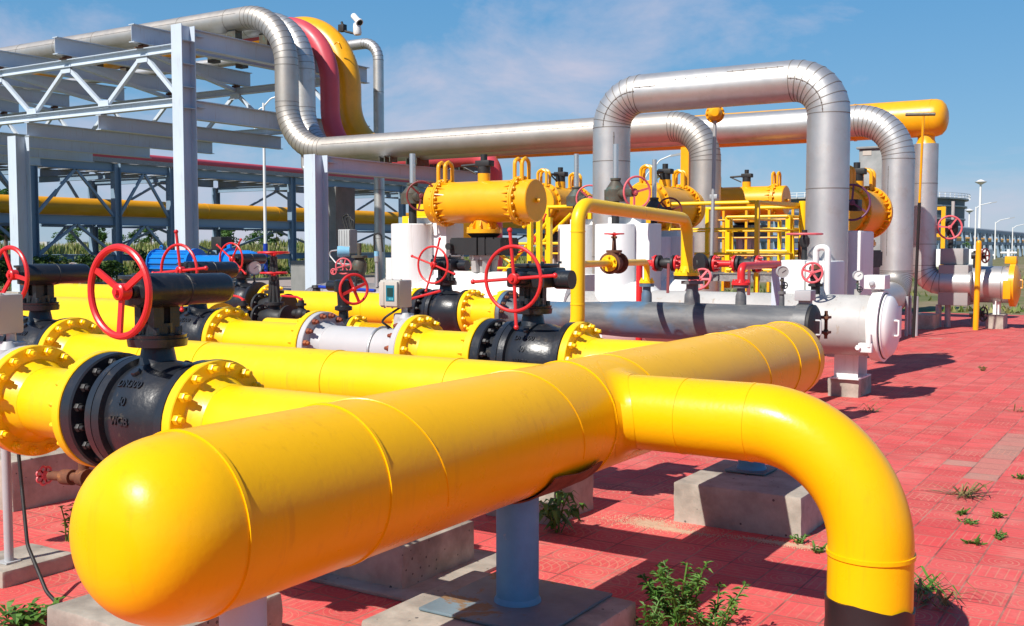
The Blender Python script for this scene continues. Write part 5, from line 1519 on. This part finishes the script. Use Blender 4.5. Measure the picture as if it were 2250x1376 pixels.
# ------------------------------------------------------------------ right hand side: silver receiver with yellow door, posts, cabinet
yy = 23.9
t = thing('receiver_vessel', 'short silver receiver vessel with a bright yellow round door at the right edge', 'vessel', (-3.5, yy, 0))
zc = .90; xe = P(2222, 628, y=yy).x; x0 = P(2112, 628, y=yy).x
m = MB(); cladpipe(m, [(x0 - .35, yy, zc), (xe, yy, zc)], .375, 0, .35, seg_bend=False, seg=44, h=.004, w=.012); m.build('cladding', [M['clad'], M['seam']], t)
m = MB(); m.lathe([(-.02, .40), (-.01, .445), (.09, .445), (.10, .42), (.12, .38), (.16, .25), (.175, 0)], (xe, yy, zc), (1, 0, 0), 44); m.cbox(xe - .12, xe + .1, yy - .13, yy + .12, zc + .43, zc + .58, .015); m.cbox(xe - .1, xe + .05, yy - .46, yy - .36, zc - .28, zc + .1, .02)
d_ = m.build('door', M['orange'], t)
m = MB(); m.tube([(xe + .16, yy - .1, zc + .1), (xe + .22, yy - .1, zc + .1), (xe + .22, yy - .1, zc - .06), (xe + .16, yy - .1, zc - .06)], .012, 8); m.build('handle', M['orange'], d_)
a = P(2062, 585, y=yy - .55); b_ = P(2126, 664, y=yy - .55)
m = MB(); m.cbox(a.x, b_.x, yy - .55, yy + .5, .47, 1.30, .02); m.build('insulation_box', M['boxgrey'], t)
a2 = P(2066, 550, y=yy - .4); b2 = P(2116, 580, y=yy - .4)
m = MB(); m.cbox(a2.x, b2.x, yy - .4, yy + .3, 1.305, 1.64, .015); m.build('upper_box', M['boxgrey'], t)
for px in (2063, 2083):
    k_ = P(px, 660, y=yy - .3); m = MB(); m.cyl((k_.x, yy - .3, 0), (k_.x, yy - .3, .47), .06, 12); m.build('leg', M['greysteel'], t)
k_ = P(2191, 660, y=yy); m = MB(); m.box(k_.x - .06, k_.x + .06, yy - .12, yy + .12, .28, .56); m.box(k_.x - .012, k_.x + .012, yy - .2, yy - .122, .28, .75); m.build('saddle', M['white'], t)
block('small concrete block under the silver receiver with yellow door', k_.x - .17, k_.x + .17, yy - .3, yy + .3, .29)
k_ = P(2028, 690, y=23.0); block('dark concrete block between the feet of the right silver legs', k_.x - .2, k_.x + .25, 22.7, 23.4, .30)
q = P(2088, 500, y=yy - .2)
t = thing('gate_valve', 'black valve with large pink three-spoke wheel on top of the silver receiver box', 'valve', (q.x, yy, 1.64))
m = MB(); m.cyl((q.x, yy - .1, 1.64), (q.x, yy - .1, 1.95), .05, 14); m.lathe([(1.9, .08), (2.0, .13), (2.2, .13), (2.24, .06)], (q.x, yy - .05, 0), (0, 0, 1), 16); m.build('yoke', M['blackmat'], t)
m = MB(); m.cyl((q.x + .02, yy - .05, 2.2), (q.x + .02, yy - .05, 2.62), .035, 12); m.build('stem_rod', M['offwhite'], t)
handwheel(t, (q.x, yy - .25, q.z), (.35, -.93, 0), .235, .02, 3, M['pink'], rot=.95, hubr=.04, sp=.026)
for k, (px, py) in enumerate(((2158, 562), (2154, 690))):
    q = P(px, py, y=23.5)
    t = thing('small_valve', ['black valve with a red wheel behind the yellow post, high', 'black valve with a black wheel behind the yellow post, near the paving'][k], 'valve', q)
    handwheel(t, q + Vector((.06, 0, 0)), (.9, -.4, 0), .14, .016, 5, M['maroon'] if k == 0 else M['blackmat'])
    m = MB(); m.cyl(q - Vector((.2, 0, 0)), q + Vector((.06, 0, 0)), .07, 12); m.cyl(q - Vector((.12, 0, .25)), q - Vector((.12, 0, -.1)), .05, 12); m.build('body', M['blackmat'], t)
q = P(2151, 534, y=23.1)
m = MB(); m.cyl((q.x - .02, 23.1, .0), (q.x, 23.1, q.z), .055, 14); m.sphere((q.x, 23.1, q.z), .055, 12, 6); tag(m.build('bollard_post', M['orange'], None, (q.x, 23.1, 0)), 'slim yellow post standing in front of the silver receiver', 'post')
a = P(2029, 255, y=19.9); b_ = P(2007, 742, z=.004)
t = thing('lean_pole', 'thin leaning pole with a short bar on top, yellow above and black below', 'pole', b_)
mid = b_ + (a - b_) * .62
m = MB(); m.cyl(b_, mid, .028, 10); m.build('lower_rod', M['blackmat'], t)
m = MB(); m.cyl(mid, a, .022, 10); m.build('upper_rod', M['orange'], t)
m = MB(); c0 = P(1990, 252, y=19.9); c1 = P(2055, 251, y=19.9); m.cyl(c0, c1, .03, 10); m.build('top_bar', M['brownsteel'], t)
for k, (px, yq) in enumerate(((1992, 20.8), (1999, 21.2), (2012, 20.9))):
    q = P(px, 690, y=yq); m = MB(); m.cyl((q.x, yq, 0), (q.x, yq, .75), .03 + .015 * (k == 2), 10)
    tag(m.build('pipe_prop', M['greysteel'], None, (q.x, yq, 0)), 'slim grey prop post under the silver elbow', 'post', 'slim prop posts under the right silver elbow')
q = P(1915, 360, y=27)
t = thing('control_cabinet', 'tall weathered grey cabinet behind the right silver legs, with a small label', 'cabinet', (q.x, 27.4, 0))
w0, w1 = P(1887, 360, y=27).x, P(1946, 360, y=27).x
zt = P(1900, 328, y=27).z
m = MB(); m.cbox(w0, w1 + .25, 27, 27.8, 0, zt, .02); m.cbox(w0 - .06, w1 + .31, 26.94, 27.86, zt + .003, zt + .06, .015); m.build('casing', M['cabinet'], t)
m = MB(); a, b_ = P(1896, 332, y=27), P(1915, 341, y=27); m.box(a.x, b_.x, 26.99, 26.998, b_.z, a.z); lb = m.build('label_plate', M['beige'], t)
# ------------------------------------------------------------------ far tank, masts, lamps, racks
tc_ = P(1858, 545, d=275); R_ = 28.0
t = thing('storage_tank', 'huge grey floating-roof storage tank on the horizon', 'storage tank', (tc_.x, tc_.y, 0))
m = MB(); m.lathe([(0, R_), (13.2, R_)], (tc_.x, tc_.y, 0), (0, 0, 1), 96); m.build('shell', M['tank'], t)
for zz_, w_ in ((13.2, .9), (11.4, .6), (8.4, .25)):
    m = MB(); m.lathe([(zz_, R_), (zz_ + .01, R_ + w_), (zz_ + .35, R_ + w_), (zz_ + .36, R_)], (tc_.x, tc_.y, 0), (0, 0, 1), 96); m.build('wind_girder', M['galv'], t)
m = MB()
for i in range(96):
    w_ = 2 * PI * i / 96; p_ = Vector((tc_.x + math.cos(w_) * (R_ + 1.2), tc_.y + math.sin(w_) * (R_ + 1.2), 13.5)); m.bar(p_, p_ + Vector((0, 0, 1.1)), .12, .12, up=(0, 1, 0))
    w2 = 2 * PI * (i + 1) / 96; p2 = Vector((tc_.x + math.cos(w2) * (R_ + 1.2), tc_.y + math.sin(w2) * (R_ + 1.2), 13.5))
    for dz in (.55, 1.1): m.bar(p_ + Vector((0, 0, dz)), p2 + Vector((0, 0, dz)), .10, .10)
m.build('gallery_rail', M['white'], t)
m = MB()
for i in range(0): m.bar((tc_.x + R_ * .95 + math.cos(i) * .2, tc_.y - R_ * .42 - 2 + i * .0, i * .72), (tc_.x + R_ * .98 + .9, tc_.y - R_ * .42 - 2 + .9, i * .72 + .7), .15, .9)



def mast(label, q, h):
    t = thing('light_mast', label, 'light mast', (q.x, q.y, 0), 'tall white masts with saucer heads')
    m = MB(); m.lathe([(0, .38), (h, .2)], (q.x, q.y, 0), (0, 0, 1), 14); m.build('pole', M['white'], t)
    m = MB(); m.lathe([(h - .1, .25), (h + .4, 1.15), (h + .5, 1.22), (h + .6, .9), (h + .9, .4), (h + 1.0, .0)], (q.x, q.y, 0), (0, 0, 1), 24); m.build('saucer_head', M['white'], t)


q = P(2151, 550, d=230); mast('tallest white light mast right of the storage tank', q, 15.3)
q = P(2128, 550, d=300); mast('white light mast at the edge of the storage tank', q, 11.6)
q = P(1441, 550, d=190); mast('white light mast seen low inside the big silver loop', q, 14.0)
for k, (px, h, d_) in enumerate(((2142, 7.0, 140), (2186, 5.4, 155), (2224, 5.0, 175))):
    q = P(px, 550, d=d_); lamp(['first and tallest of the three far street lamps at the right', 'middle one of the three far street lamps at the right', 'last of the three far street lamps, nearest the right edge'][k], q.x, q.y, h, False, cr, 2.0, False, .10)
t = thing('pipe_rack', 'far steel pipe rack running to the horizon at the right', 'pipe rack', (-30, 180, 0))
for xx in (-28, -34):
    for yy_ in range(70, 420, 7):
        m = MB(); m.bar((xx, yy_, 0), (xx, yy_, 4.2), .45, .45, up=(0, 1, 0)); m.build('column', rb, t)
    for zz_ in (4.2, 2.4):
        m = MB(); m.bar((xx, 66, zz_), (xx, 420, zz_), .3, .5); m.build('long_beam', rb, t)
for zz_, xx, r_, mt in ((2.95, -30, .42, 'amber'), (2.9, -32.4, .3, 'clad'), (4.75, -31, .35, 'greysteel')):
    m = MB(); m.cyl((xx, 62, zz_), (xx, 420, zz_), r_, 14); m.build('rack_pipe', M[mt], t)
rg = random.Random(11)
ORD = ['first', 'second', 'third', 'fourth', 'fifth', 'sixth', 'seventh', 'eighth', 'ninth', 'tenth', 'eleventh', 'twelfth', 'thirteenth', 'fourteenth', 'fifteenth', 'sixteenth', 'seventeenth', 'eighteenth']
def pxof(x, y):
    return (x * CR.x + y * CR.y) / (x * CF.x + y * CF.y)
pl_ = sorted([(rg.uniform(-27, -15), rg.uniform(75, 300)) for _ in range(18)], key=lambda q: pxof(*q))
for k in range(18):
    yy_ = pl_[k][1]; xx = pl_[k][0]; h_ = rg.uniform(.8, 2.4)
    t = thing('plant_unit', ORD[k] + ' from the left of the small distant plant items before the far rack', 'equipment', (xx, yy_, 0), 'small distant plant items before the far rack')
    m = MB(); c_ = rg.choice(['white', 'steelblue', 'greysteel', 'white', 'red', 'galv', 'deepblue'])
    m.cyl((xx, yy_, 0), (xx, yy_, h_), rg.uniform(.12, .4), 12); m.cyl((xx - 1.2, yy_, h_ * .6), (xx + 1.2, yy_, h_ * .6), .18, 10); m.build('vessel', M[c_], t)
    m = MB(); m.bar((xx - 1, yy_ + .5, 0), (xx - 1, yy_ + .5, h_ + .8), .12, .12, up=(0, 1, 0)); m.bar((xx + 1, yy_ + .5, 0), (xx + 1, yy_ + .5, h_ + .3), .12, .12, up=(0, 1, 0)); m.bar((xx - 1.1, yy_ + .5, h_), (xx + 1.1, yy_ + .5, h_), .1, .1); m.build('frame', rb, t)
m = MB(); a = P(2100, 550, d=92); m.cbox(a.x - 6, a.x + 2.6, a.y, a.y + 2.5, 0, 1.55, .05); tag(m.build('low_building', M['white'], None, (a.x, a.y, 0)), 'low white wall-like building before the far rack', 'building')
m = MB(); m.bar((-20, 262, 5.6), (-9, 262, 5.6), .7, 1.0); m.bar((-19.5, 262, 0), (-19.5, 262, 5), .5, .5, up=(0, 1, 0)); m.bar((-9.5, 262, 0), (-9.5, 262, 5), .5, .5, up=(0, 1, 0)); tag(m.build('red_gantry', M['pink'], None, (-15, 262, 0)), 'faint red gantry at the far right edge', 'gantry')
q = P(2090, 480, y=58)
t = thing('access_frame', 'yellow steel frame far behind the pink wheel at the right', 'frame', (q.x, 58, 0))
for px in (2046, 2073):
    k_ = P(px, 500, y=58); m = MB(); m.bar((k_.x, 58, 0), (k_.x, 58, 3.75), .2, .2, up=(0, 1, 0)); m.build('upright', M['orange'], t)
for zz_ in (3.66, 2.3):
    m = MB(); m.bar((P(2040, 500, y=58).x, 58, zz_), (P(2073, 500, y=58).x - .105, 58, zz_), .16, .16); m.build('rail', M['orange'], t)
# ------------------------------------------------------------------ ground pieces behind
def terrain(name, mat, f, x0, x1, y0, y1, nx, ny, kind='structure'):
    m = MB()
    vs = [(x0 + (x1 - x0) * i / nx, y0 + (y1 - y0) * j / ny, 0) for j in range(ny + 1) for i in range(nx + 1)]
    vs = [(x, y, f(x, y)) for x, y, _ in vs]
    fs = [(j * (nx + 1) + i, j * (nx + 1) + i + 1, (j + 1) * (nx + 1) + i + 1, (j + 1) * (nx + 1) + i) for j in range(ny) for i in range(nx)]
    m.add(vs, fs)
    return tag(m.build(name, mat, None), kind=kind)


def bank(x, y):
    k = max(0, min(1, (-x - 56) / 34)); k = k * k * (3 - 2 * k)
    e = max(0, min(1, (260 - y) / 120)) * max(0, min(1, (y + 20) / 30))
    return -.05 + k * e * (1.55 + .5 * noise.noise(Vector((x * .05, y * .05, 0))) + .2 * noise.noise(Vector((x * .3, y * .3, 3))))


terrain('grass_bank', M['ground'], bank, -150, -56, 0, 260, 60, 130)
rg = random.Random(3)
m = MB()
for k in range(15000):
    x = -54 - rg.random() ** 1.3 * 48; y = rg.uniform(20, 165)
    n_ = noise.noise(Vector((x * .11, y * .11, 7)))
    if n_ < -.22: continue
    z = max(0, bank(x, y)); h = rg.uniform(.35, .95) * (1 + .7 * n_)
    for b_ in range(3):
        a = rg.uniform(0, 6.28); w_ = rg.uniform(.05, .14); l_ = rg.uniform(.05, .4)
        d = Vector((math.cos(a), math.sin(a), 0)); s_ = Vector((-d.y, d.x, 0))
        p = Vector((x + rg.uniform(-.25, .25), y + rg.uniform(-.25, .25), z - .03))
        m.add([p - s_ * w_, p + s_ * w_, p + d * l_ + Vector((0, 0, h))], [(0, 1, 2)])
tag(m.build('field_grass', M['field'], None, smooth=False), kind='stuff')
# near verge: rough grass between rack and paving
m = MB()
for k in range(9000):
    x = rg.uniform(-56, -37); y = rg.uniform(22, 62)
    if y < 26.5 and x > -60: 
        if y < 25: continue
    if x > -41 - (y - 30) * .12 and y > 29: continue
    if noise.noise(Vector((x * .35, y * .35, 1))) < -.12: continue
    h = rg.uniform(.06, .34)
    for b_ in range(3):
        a = rg.uniform(0, 6.28); w_ = rg.uniform(.02, .05); l_ = rg.uniform(.03, .2)
        d = Vector((math.cos(a), math.sin(a), 0)); s_ = Vector((-d.y, d.x, 0)); p = Vector((x + rg.uniform(-.1, .1), y + rg.uniform(-.1, .1), 0))
        m.add([p - s_ * w_, p + s_ * w_, p + d * l_ + Vector((0, 0, h))], [(0, 1, 2)])
for k in range(5000):
    x = rg.uniform(-16, 8); y = 29.5 + rg.random() ** 2 * 60
    if noise.noise(Vector((x * .25, y * .12, 4))) < .08: continue
    h = rg.uniform(.05, .22)
    a = rg.uniform(0, 6.28); w_ = rg.uniform(.03, .08); d = Vector((math.cos(a), math.sin(a), 0)); s_ = Vector((-d.y, d.x, 0)); p = Vector((x, y, 0))
    m.add([p - s_ * w_, p + s_ * w_, p + d * .1 + Vector((0, 0, h))], [(0, 1, 2)])
tag(m.build('verge_grass', M['field'], None, smooth=False), kind='stuff')
m = MB(); m.add([(-40.8, 29.5, .003), (-30, 28.9, .003), (-26, 60, .003), (-36.5, 64, .003)], [(0, 1, 2, 3)]); tag(m.build('road', M['asphalt'], None, smooth=False), kind='structure')
m = MB(); m.bar((-41.0, 29.5, .06), (-36.7, 64, .06), .18, .14); tag(m.build('kerb', M['kerb'], None), kind='structure')


def leafball(m, c, rx, ry, rz, n, s, rg, clumps=9):
    cs = [(Vector((rg.gauss(0, .42) * rx, rg.gauss(0, .42) * ry, rg.uniform(-.75, .8) * rz)), rg.uniform(.28, .5)) for _ in range(clumps)]
    for k in range(n):
        o, f = rg.choice(cs)
        d = Vector((rg.gauss(0, 1), rg.gauss(0, 1), rg.gauss(0, 1))).normalized() * (rg.random() ** .5)
        p = Vector(c) + o + Vector((d.x * rx * f, d.y * ry * f, d.z * rz * f))
        a = Vector((rg.gauss(0, 1), rg.gauss(0, 1), rg.gauss(0, .6))).normalized(); b_ = a.cross(Vector((rg.gauss(0, 1), rg.gauss(0, 1), rg.gauss(0, 1)))).normalized()
        q = rg.uniform(.6, 1.3) * s
        m.add([p - a * q, p - b_ * q * .45, p + a * q, p + b_ * q * .45], [(0, 1, 2, 3)])


def tree(label, q, h, w, n, s, seed, name='tree', group='small trees in the far field', mat='treeleaf', trunk=.25):
    rg = random.Random(seed)
    t = thing(name, label, 'tree', q, group)
    m = MB(); m.lathe([(-.3, h * .035), (h * trunk, h * .026), (h * .75, h * .008)], q, (.03, .02, 1), 8)
    for k in range(5):
        a = rg.uniform(0, 6.28); z = h * rg.uniform(trunk, .6); m.cyl(Vector(q) + Vector((0, 0, z)), Vector(q) + Vector((math.cos(a) * w * .35, math.sin(a) * w * .35, z + h * .2)), h * .010, 5, r1=h * .004)
    m.build('trunk', M['bark'], t)
    m = MB(); leafball(m, Vector(q) + Vector((0, 0, h * (trunk + (1 - trunk) * .52))), w * .5, w * .5, h * (1 - trunk) * .52, n, s, rg); m.build('crown', M[mat], t)


TR = [(512, 545, 100, 3.0, 3.0, 'broad round small tree between the truss column and the lamp pole'), (572, 545, 110, 2.6, 2.2, 'narrow small tree just left of the lamp pole'), (607, 545, 118, 2.4, 2.2, 'thin ragged tree just right of the lamp pole'), (484, 545, 130, 2.2, 1.6, 'tiny thin tree left of the broad round tree'), (158, 545, 120, 3.2, 2.8, 'pale tree behind the cross braces at left'), (228, 545, 118, 3.0, 2.0, 'small pointed tree seen between the rack columns'), (305, 545, 125, 2.6, 2.6, 'low bushy tree left of the truss column'), (332, 545, 120, 3.0, 1.8, 'slim tree right beside the truss column'), (12, 545, 78, 5.2, 5.0, 'dense tall tree at the very left edge'), (32, 545, 84, 4.6, 4.0, 'dense tree second from the left edge')]
for i, (px, py, d_, h, w_, lb) in enumerate(TR):
    q = P(px, py, d=d_); q.z = max(0, bank(q.x, q.y)) - .1
    tree(lb, q, h * 1.0, w_, 900 if i < 8 else 3000, .16 if i < 8 else .2, 50 + i)
q = P(1108 + 1002, 545, d=70); q.z = 0
tree('small dark bush tree behind the pink wheel at the right', q, 2.0, 1.0, 500, .09, 77, group='small trees in the far field', trunk=.1)
HS = [(-44.6, 29.6, 1.3), (-45.2, 31.9, 1.5), (-45.0, 33.6, 1.2), (-45.6, 36.8, 1.4), (-45.4, 38.4, 1.25), (-45.7, 41.2, 1.3), (-45.2, 44.0, 1.1), (-45.6, 49.6, 1.3), (-45.4, 51.6, 1.2), (-45.9, 53.4, 1.3), (-44.2, 27.6, 1.35), (-44.8, 25.9, 1.2)]
HS.sort(key=lambda q: pxof(q[0], q[1]))
for i, (x, y, h) in enumerate(HS):
    rg = random.Random(200 + i)
    t = thing('shrub', ORD[i] + ' from the left of the dark green shrubs at the foot of the background rack', 'shrub', (x, y, 0), 'dark shrubs along the background rack')
    m = MB(); leafball(m, (x, y, h * .48), 1.0, 1.3, h * .5, 1500, .10, rg, 12); m.build('foliage', M['hedge'], t)
    m = MB()
    for k in range(4): m.cyl((x + rg.uniform(-.1, .1), y + rg.uniform(-.1, .1), -.05), (x + rg.uniform(-.4, .4), y + rg.uniform(-.5, .5), h * .6), .03, 5, r1=.01)
    m.build('stem', M['bark'], t)
m = MB()
for k in range(30):
    px = 90 + k * 20; q = P(px, 530, d=190 + (k % 3) * 12); b0 = bank(q.x, q.y)
    if k % 2 == 0: m.box(q.x - 2.4, q.x + 2.4, q.y - .5, q.y + .5, 0, 2.35 + .4 * (k % 4 == 0))
a, b_ = P(60, 530, d=215), P(700, 530, d=215)
m.bar((a.x, a.y, 1.25), (b_.x, b_.y, 1.25), .4, 2.5)
tag(m.build('boundary_wall', M['offwhite'], None, (a.x, a.y, 0)), 'pale far boundary wall along the horizon behind the field', 'wall')


# ------------------------------------------------------------------ weeds on the paving
def weed(label, c, n_st, h, lean, leaf, seed, mats=('leaf',), droop=.4, group='weeds growing from the paving joints', leaves=9, spread=1.0):
    rg = random.Random(seed); c = Vector(c)
    t = thing('weed', label, 'weed', c, group)
    s_ = MB(); lf = MB()
    for i in range(n_st):
        a = rg.uniform(0, 6.28); hh = h * rg.uniform(.55, 1.0)
        tip = c + Vector((math.cos(a) * lean * spread * rg.uniform(.3, 1), math.sin(a) * lean * spread * rg.uniform(.3, 1), hh))
        mid = c + (tip - c) * .5 + Vector((0, 0, hh * .12))
        s_.tube([c + Vector((rg.uniform(-.02, .02), rg.uniform(-.02, .02), -.02)), mid, tip], .0035, 5, .1, 3)
        for k in range(leaves):
            f = .18 + .82 * (k + rg.random()) / leaves
            p = (c + (mid - c) * (f * 2)) if f < .5 else (mid + (tip - mid) * (f * 2 - 1))
            for sub in range(3 if f > .75 else 2):
                b = rg.uniform(0, 6.28); up = rg.uniform(-.1, .8)
                d = Vector((math.cos(b), math.sin(b), up)).normalized(); L = leaf * rg.uniform(.6, 1.15) * (1.1 - .3 * f)
                w_ = L * .17; sd_ = d.cross(Vector((0, 0, 1))).normalized(); nn = sd_.cross(d)
                p1 = p + d * L * .5 + nn * L * .06; p2 = p + d * L - Vector((0, 0, L * droop * .5))
                lf.add([p, p1 - sd_ * w_, p2, p1 + sd_ * w_], [(0, 1, 2, 3)])
    s_.build('stems', M['leaf' if len(mats) < 2 else mats[1]], t); lf.build('leaves', M[mats[0]], t, smooth=False)


def straw(label, c, n, L, seed, mat='dryleaf', flat=.1):
    rg = random.Random(seed); c = Vector(c); m = MB()
    for k in range(n):
        a = rg.uniform(0, 6.28); l_ = L * rg.uniform(.4, 1); d = Vector((math.cos(a), math.sin(a), 0)); w_ = rg.uniform(.004, .009)
        s_ = Vector((-d.y, d.x, 0)); p = c + Vector((rg.gauss(0, .04), rg.gauss(0, .04), .006)); z = rg.uniform(0, flat)
        m.add([p - s_ * w_, p + s_ * w_, p + d * l_ * .6 + s_ * w_ * .7 + Vector((0, 0, z)), p + d * l_ + Vector((0, 0, z * .3)), p + d * l_ * .6 - s_ * w_ * .7 + Vector((0, 0, z))], [(0, 1, 2, 4), (4, 2, 3)])
    tag(m.build('grass_tuft', M[mat], None, c, smooth=False), label, 'grass tuft', 'loose grass tufts on the red paving')


G = lambda px, py: P(px, py, z=.004)
q = G(1490, 1400); weed('leafy green bush weed in front, right of the plated block', (q.x, q.y, 0), 13, .35, .18, .058, 1, leaves=13)
q = G(1570, 1420); weed('second leafy green weed in front, nearer the elbow', (q.x, q.y, 0), 9, .26, .22, .055, 5, leaves=11)
q = G(1420, 1420); weed('small leafy weed against the plated block', (q.x, q.y, 0), 7, .22, .15, .05, 6, leaves=10)
q = G(1222, 1170); weed('dark drooping broad-leaved weed beside the blue post', (q.x, q.y, 0), 6, .26, .17, .13, 2, leaves=5, droop=1.2)
q = G(55, 1376); weed('spreading low weed at the bottom left corner', (q.x, q.y, 0), 9, .07, .24, .10, 3, leaves=5, droop=.5)
q = G(150, 1190); weed('thin upright weed behind the cable', (q.x, q.y, 0), 4, .26, .08, .05, 4, leaves=8)
for k, (px, py, h, sp) in enumerate(((2125, 1152, .03, .09), (2195, 1183, .03, .07), (2110, 1130, .03, .05), (2190, 1137, .03, .06), (2160, 815, .07, .10), (1758, 1196, .05, .07), (1795, 1215, .04, .05), (2138, 1195, .02, .05), (1880, 872, .06, .12), (2240, 1052, .03, .05))):
    q = G(px, py); weed(['tiny green weed, second farthest of the row right of the elbow', 'tiny green weed right of the others beside the dry tuft', 'tiny green weed just below the dry grass tuft', 'tiny green weed below and right of the dry tuft', 'bright tiny weed alone far back on the open paving', 'tiny weed at the front corner of the square block', 'tiny weed between the square block and the elbow', 'tiniest weed nearest the elbow, right of it', 'weed at the foot of the white vessel block', 'tiny weed near the right edge of the paving'][k], (q.x, q.y, 0), 6, h, sp, .035, 20 + k, leaves=4, group='tiny green weeds in the paving joints')
q = G(2120, 1090); straw('big dry grass tuft lying on the paving right of the elbow', q, 34, .30, 1)
q = G(2030, 1300); straw('green-brown grass tuft behind the foot of the elbow', q, 30, .22, 2, 'leaf', .10)
q = G(2055, 1330); straw('dry grass blades in the shadow of the elbow foot', q, 22, .25, 3)
q = G(2240, 905); straw('small dry tuft at the right edge of the paving', q, 12, .16, 4)
q = G(1905, 905); straw('dark leaf litter on the paving beside the white vessel block', q, 14, .2, 5)
for k, (px, py, sx, sy) in enumerate(((1430, 1150, .34, .17), (1720, 1195, .40, .06), (1480, 1165, .30, .05))):
    q = G(px, py); m = MB(); rg = random.Random(60 + k)
    for i in range(2600):
        a, r_ = rg.uniform(0, 6.28), abs(rg.gauss(0, .45)); s_ = rg.uniform(.0008, .0026)
        p = q + Vector((math.cos(a) * r_ * sx, math.sin(a) * r_ * sy, 0)); m.obox(p + Vector((0, 0, s_ * .6)), (s_, s_ * .3, 0), (-s_ * .3, s_, 0), (0, 0, s_ * .6))
    tag(m.build('spilled_sand', M['sand'], None, q), kind='stuff')
# ------------------------------------------------------------------ ground
g = MB(); g.add([(-1500, -300, 0), (1500, -300, 0), (1500, 2500, 0), (-1500, 2500, 0)], [(0, 1, 2, 3)])
tag(g.build('ground', M['ground'], None, smooth=False), kind='structure')
g = MB(); g.add([(-13.5, -6, .004), (6, -6, .004), (6, 28.8, .004), (-13.5, 28.8, .004)], [(0, 1, 2, 3)])
tag(g.build('paving', M['paving'], None, smooth=False), kind='structure')

# ------------------------------------------------------------------ light
SUN = Vector((-.2, -1, 1)).normalized()
sd_ = bpy.data.lights.new('sun', 'SUN'); sd_.energy = 5.0; sd_.angle = math.radians(.53); sd_.color = (1, .95, .87)
so = bpy.data.objects.new('sun', sd_); COL.objects.link(so)
so.rotation_euler = (-SUN).to_track_quat('-Z', 'Y').to_euler(); so.location = (0, 0, 40)
w = bpy.data.worlds.new('World'); scene.world = w; w.use_nodes = True
nt = w.node_tree
bg = nt.nodes['Background']
sky = nt.nodes.new('ShaderNodeTexSky'); sky.sky_type = 'NISHITA'; sky.sun_disc = False
sky.sun_elevation = math.asin(SUN.z); sky.sun_rotation = math.atan2(SUN.x, SUN.y)
sky.air_density = 1.0; sky.dust_density = .15; sky.ozone_density = 5.0
tc = nt.nodes.new('ShaderNodeTexCoord')
sep = nd(nt, 'ShaderNodeSeparateXYZ'); nt.links.new(tc.outputs['Generated'], sep.inputs[0])
# project the direction on a flat cloud layer
zz = math_(nt, 'ADD', math_(nt, 'MAXIMUM', sep.outputs['Z'], 0.0), .12)
cmb = nd(nt, 'ShaderNodeCombineXYZ')
nt.links.new(math_(nt, 'DIVIDE', sep.outputs['X'], zz), cmb.inputs[0]); nt.links.new(math_(nt, 'DIVIDE', sep.outputs['Y'], zz), cmb.inputs[1])
mp = nd(nt, 'ShaderNodeMapping'); nt.links.new(cmb.outputs[0], mp.inputs['Vector'])
mp.inputs['Scale'].default_value = (.8, .55, 1); mp.inputs['Rotation'].default_value = (0, 0, .5); mp.inputs['Location'].default_value = (CLX, CLY, 0) if 'CLX' in globals() else (3.3, 1.2, 0)
mp2 = nd(nt, 'ShaderNodeMapping'); nt.links.new(tc.outputs['Generated'], mp2.inputs['Vector']); mp2.inputs['Scale'].default_value = (1, 1, 2.1); mp2.inputs['Rotation'].default_value = (0.0, .12, -.13); mp2.inputs['Location'].default_value = (.62, .1, .2)
n1 = noise_(nt, 4.2, 10, .60, mp2.outputs['Vector'], .35)
n2 = noise_(nt, 1.7, 3, .5, mp2.outputs['Vector'])
cl = ramp(nt, math_(nt, 'ADD', math_(nt, 'MULTIPLY', n1, .62), math_(nt, 'MULTIPLY', n2, .42)), [(.545, (0, 0, 0)), (.69, (1, 1, 1))])
hs = nd(nt, 'ShaderNodeHueSaturation', ins={'Saturation': 1.15, 'Value': 1.0}); nt.links.new(sky.outputs[0], hs.inputs['Color'])
grad = ramp(nt, math_(nt, 'MAXIMUM', sep.outputs['Z'], 0.0), [(0.0, (2.4, 3.6, 5.1)), (.09, (1.55, 3.25, 5.1)), (.26, (.78, 2.65, 5.0)), (.55, (.32, 1.25, 3.2)), (1.0, (.2, .85, 2.4))])
skyc = mixc(nt, .78, hs.outputs[0], grad)
c = mixc(nt, math_(nt, 'MULTIPLY', cl, .7), skyc, (5.2, 4.9, 5.8))
nt.links.new(c, bg.inputs['Color']); bg.inputs['Strength'].default_value = .10

# ------------------------------------------------------------------ camera and view
cd = bpy.data.cameras.new('camera'); cd.lens = 36 * FPX / 2250; cd.sensor_width = 36; cd.clip_end = 6000; cd.clip_start = .05
co = bpy.data.objects.new('camera', cd); COL.objects.link(co)
co.location = EYE; co.rotation_euler = (PI / 2 - PIT, 0, YAW)
scene.camera = co
scene.view_settings.view_transform = 'Standard'; scene.view_settings.look = 'None'; scene.view_settings.gamma = 1; scene.view_settings.exposure = .34
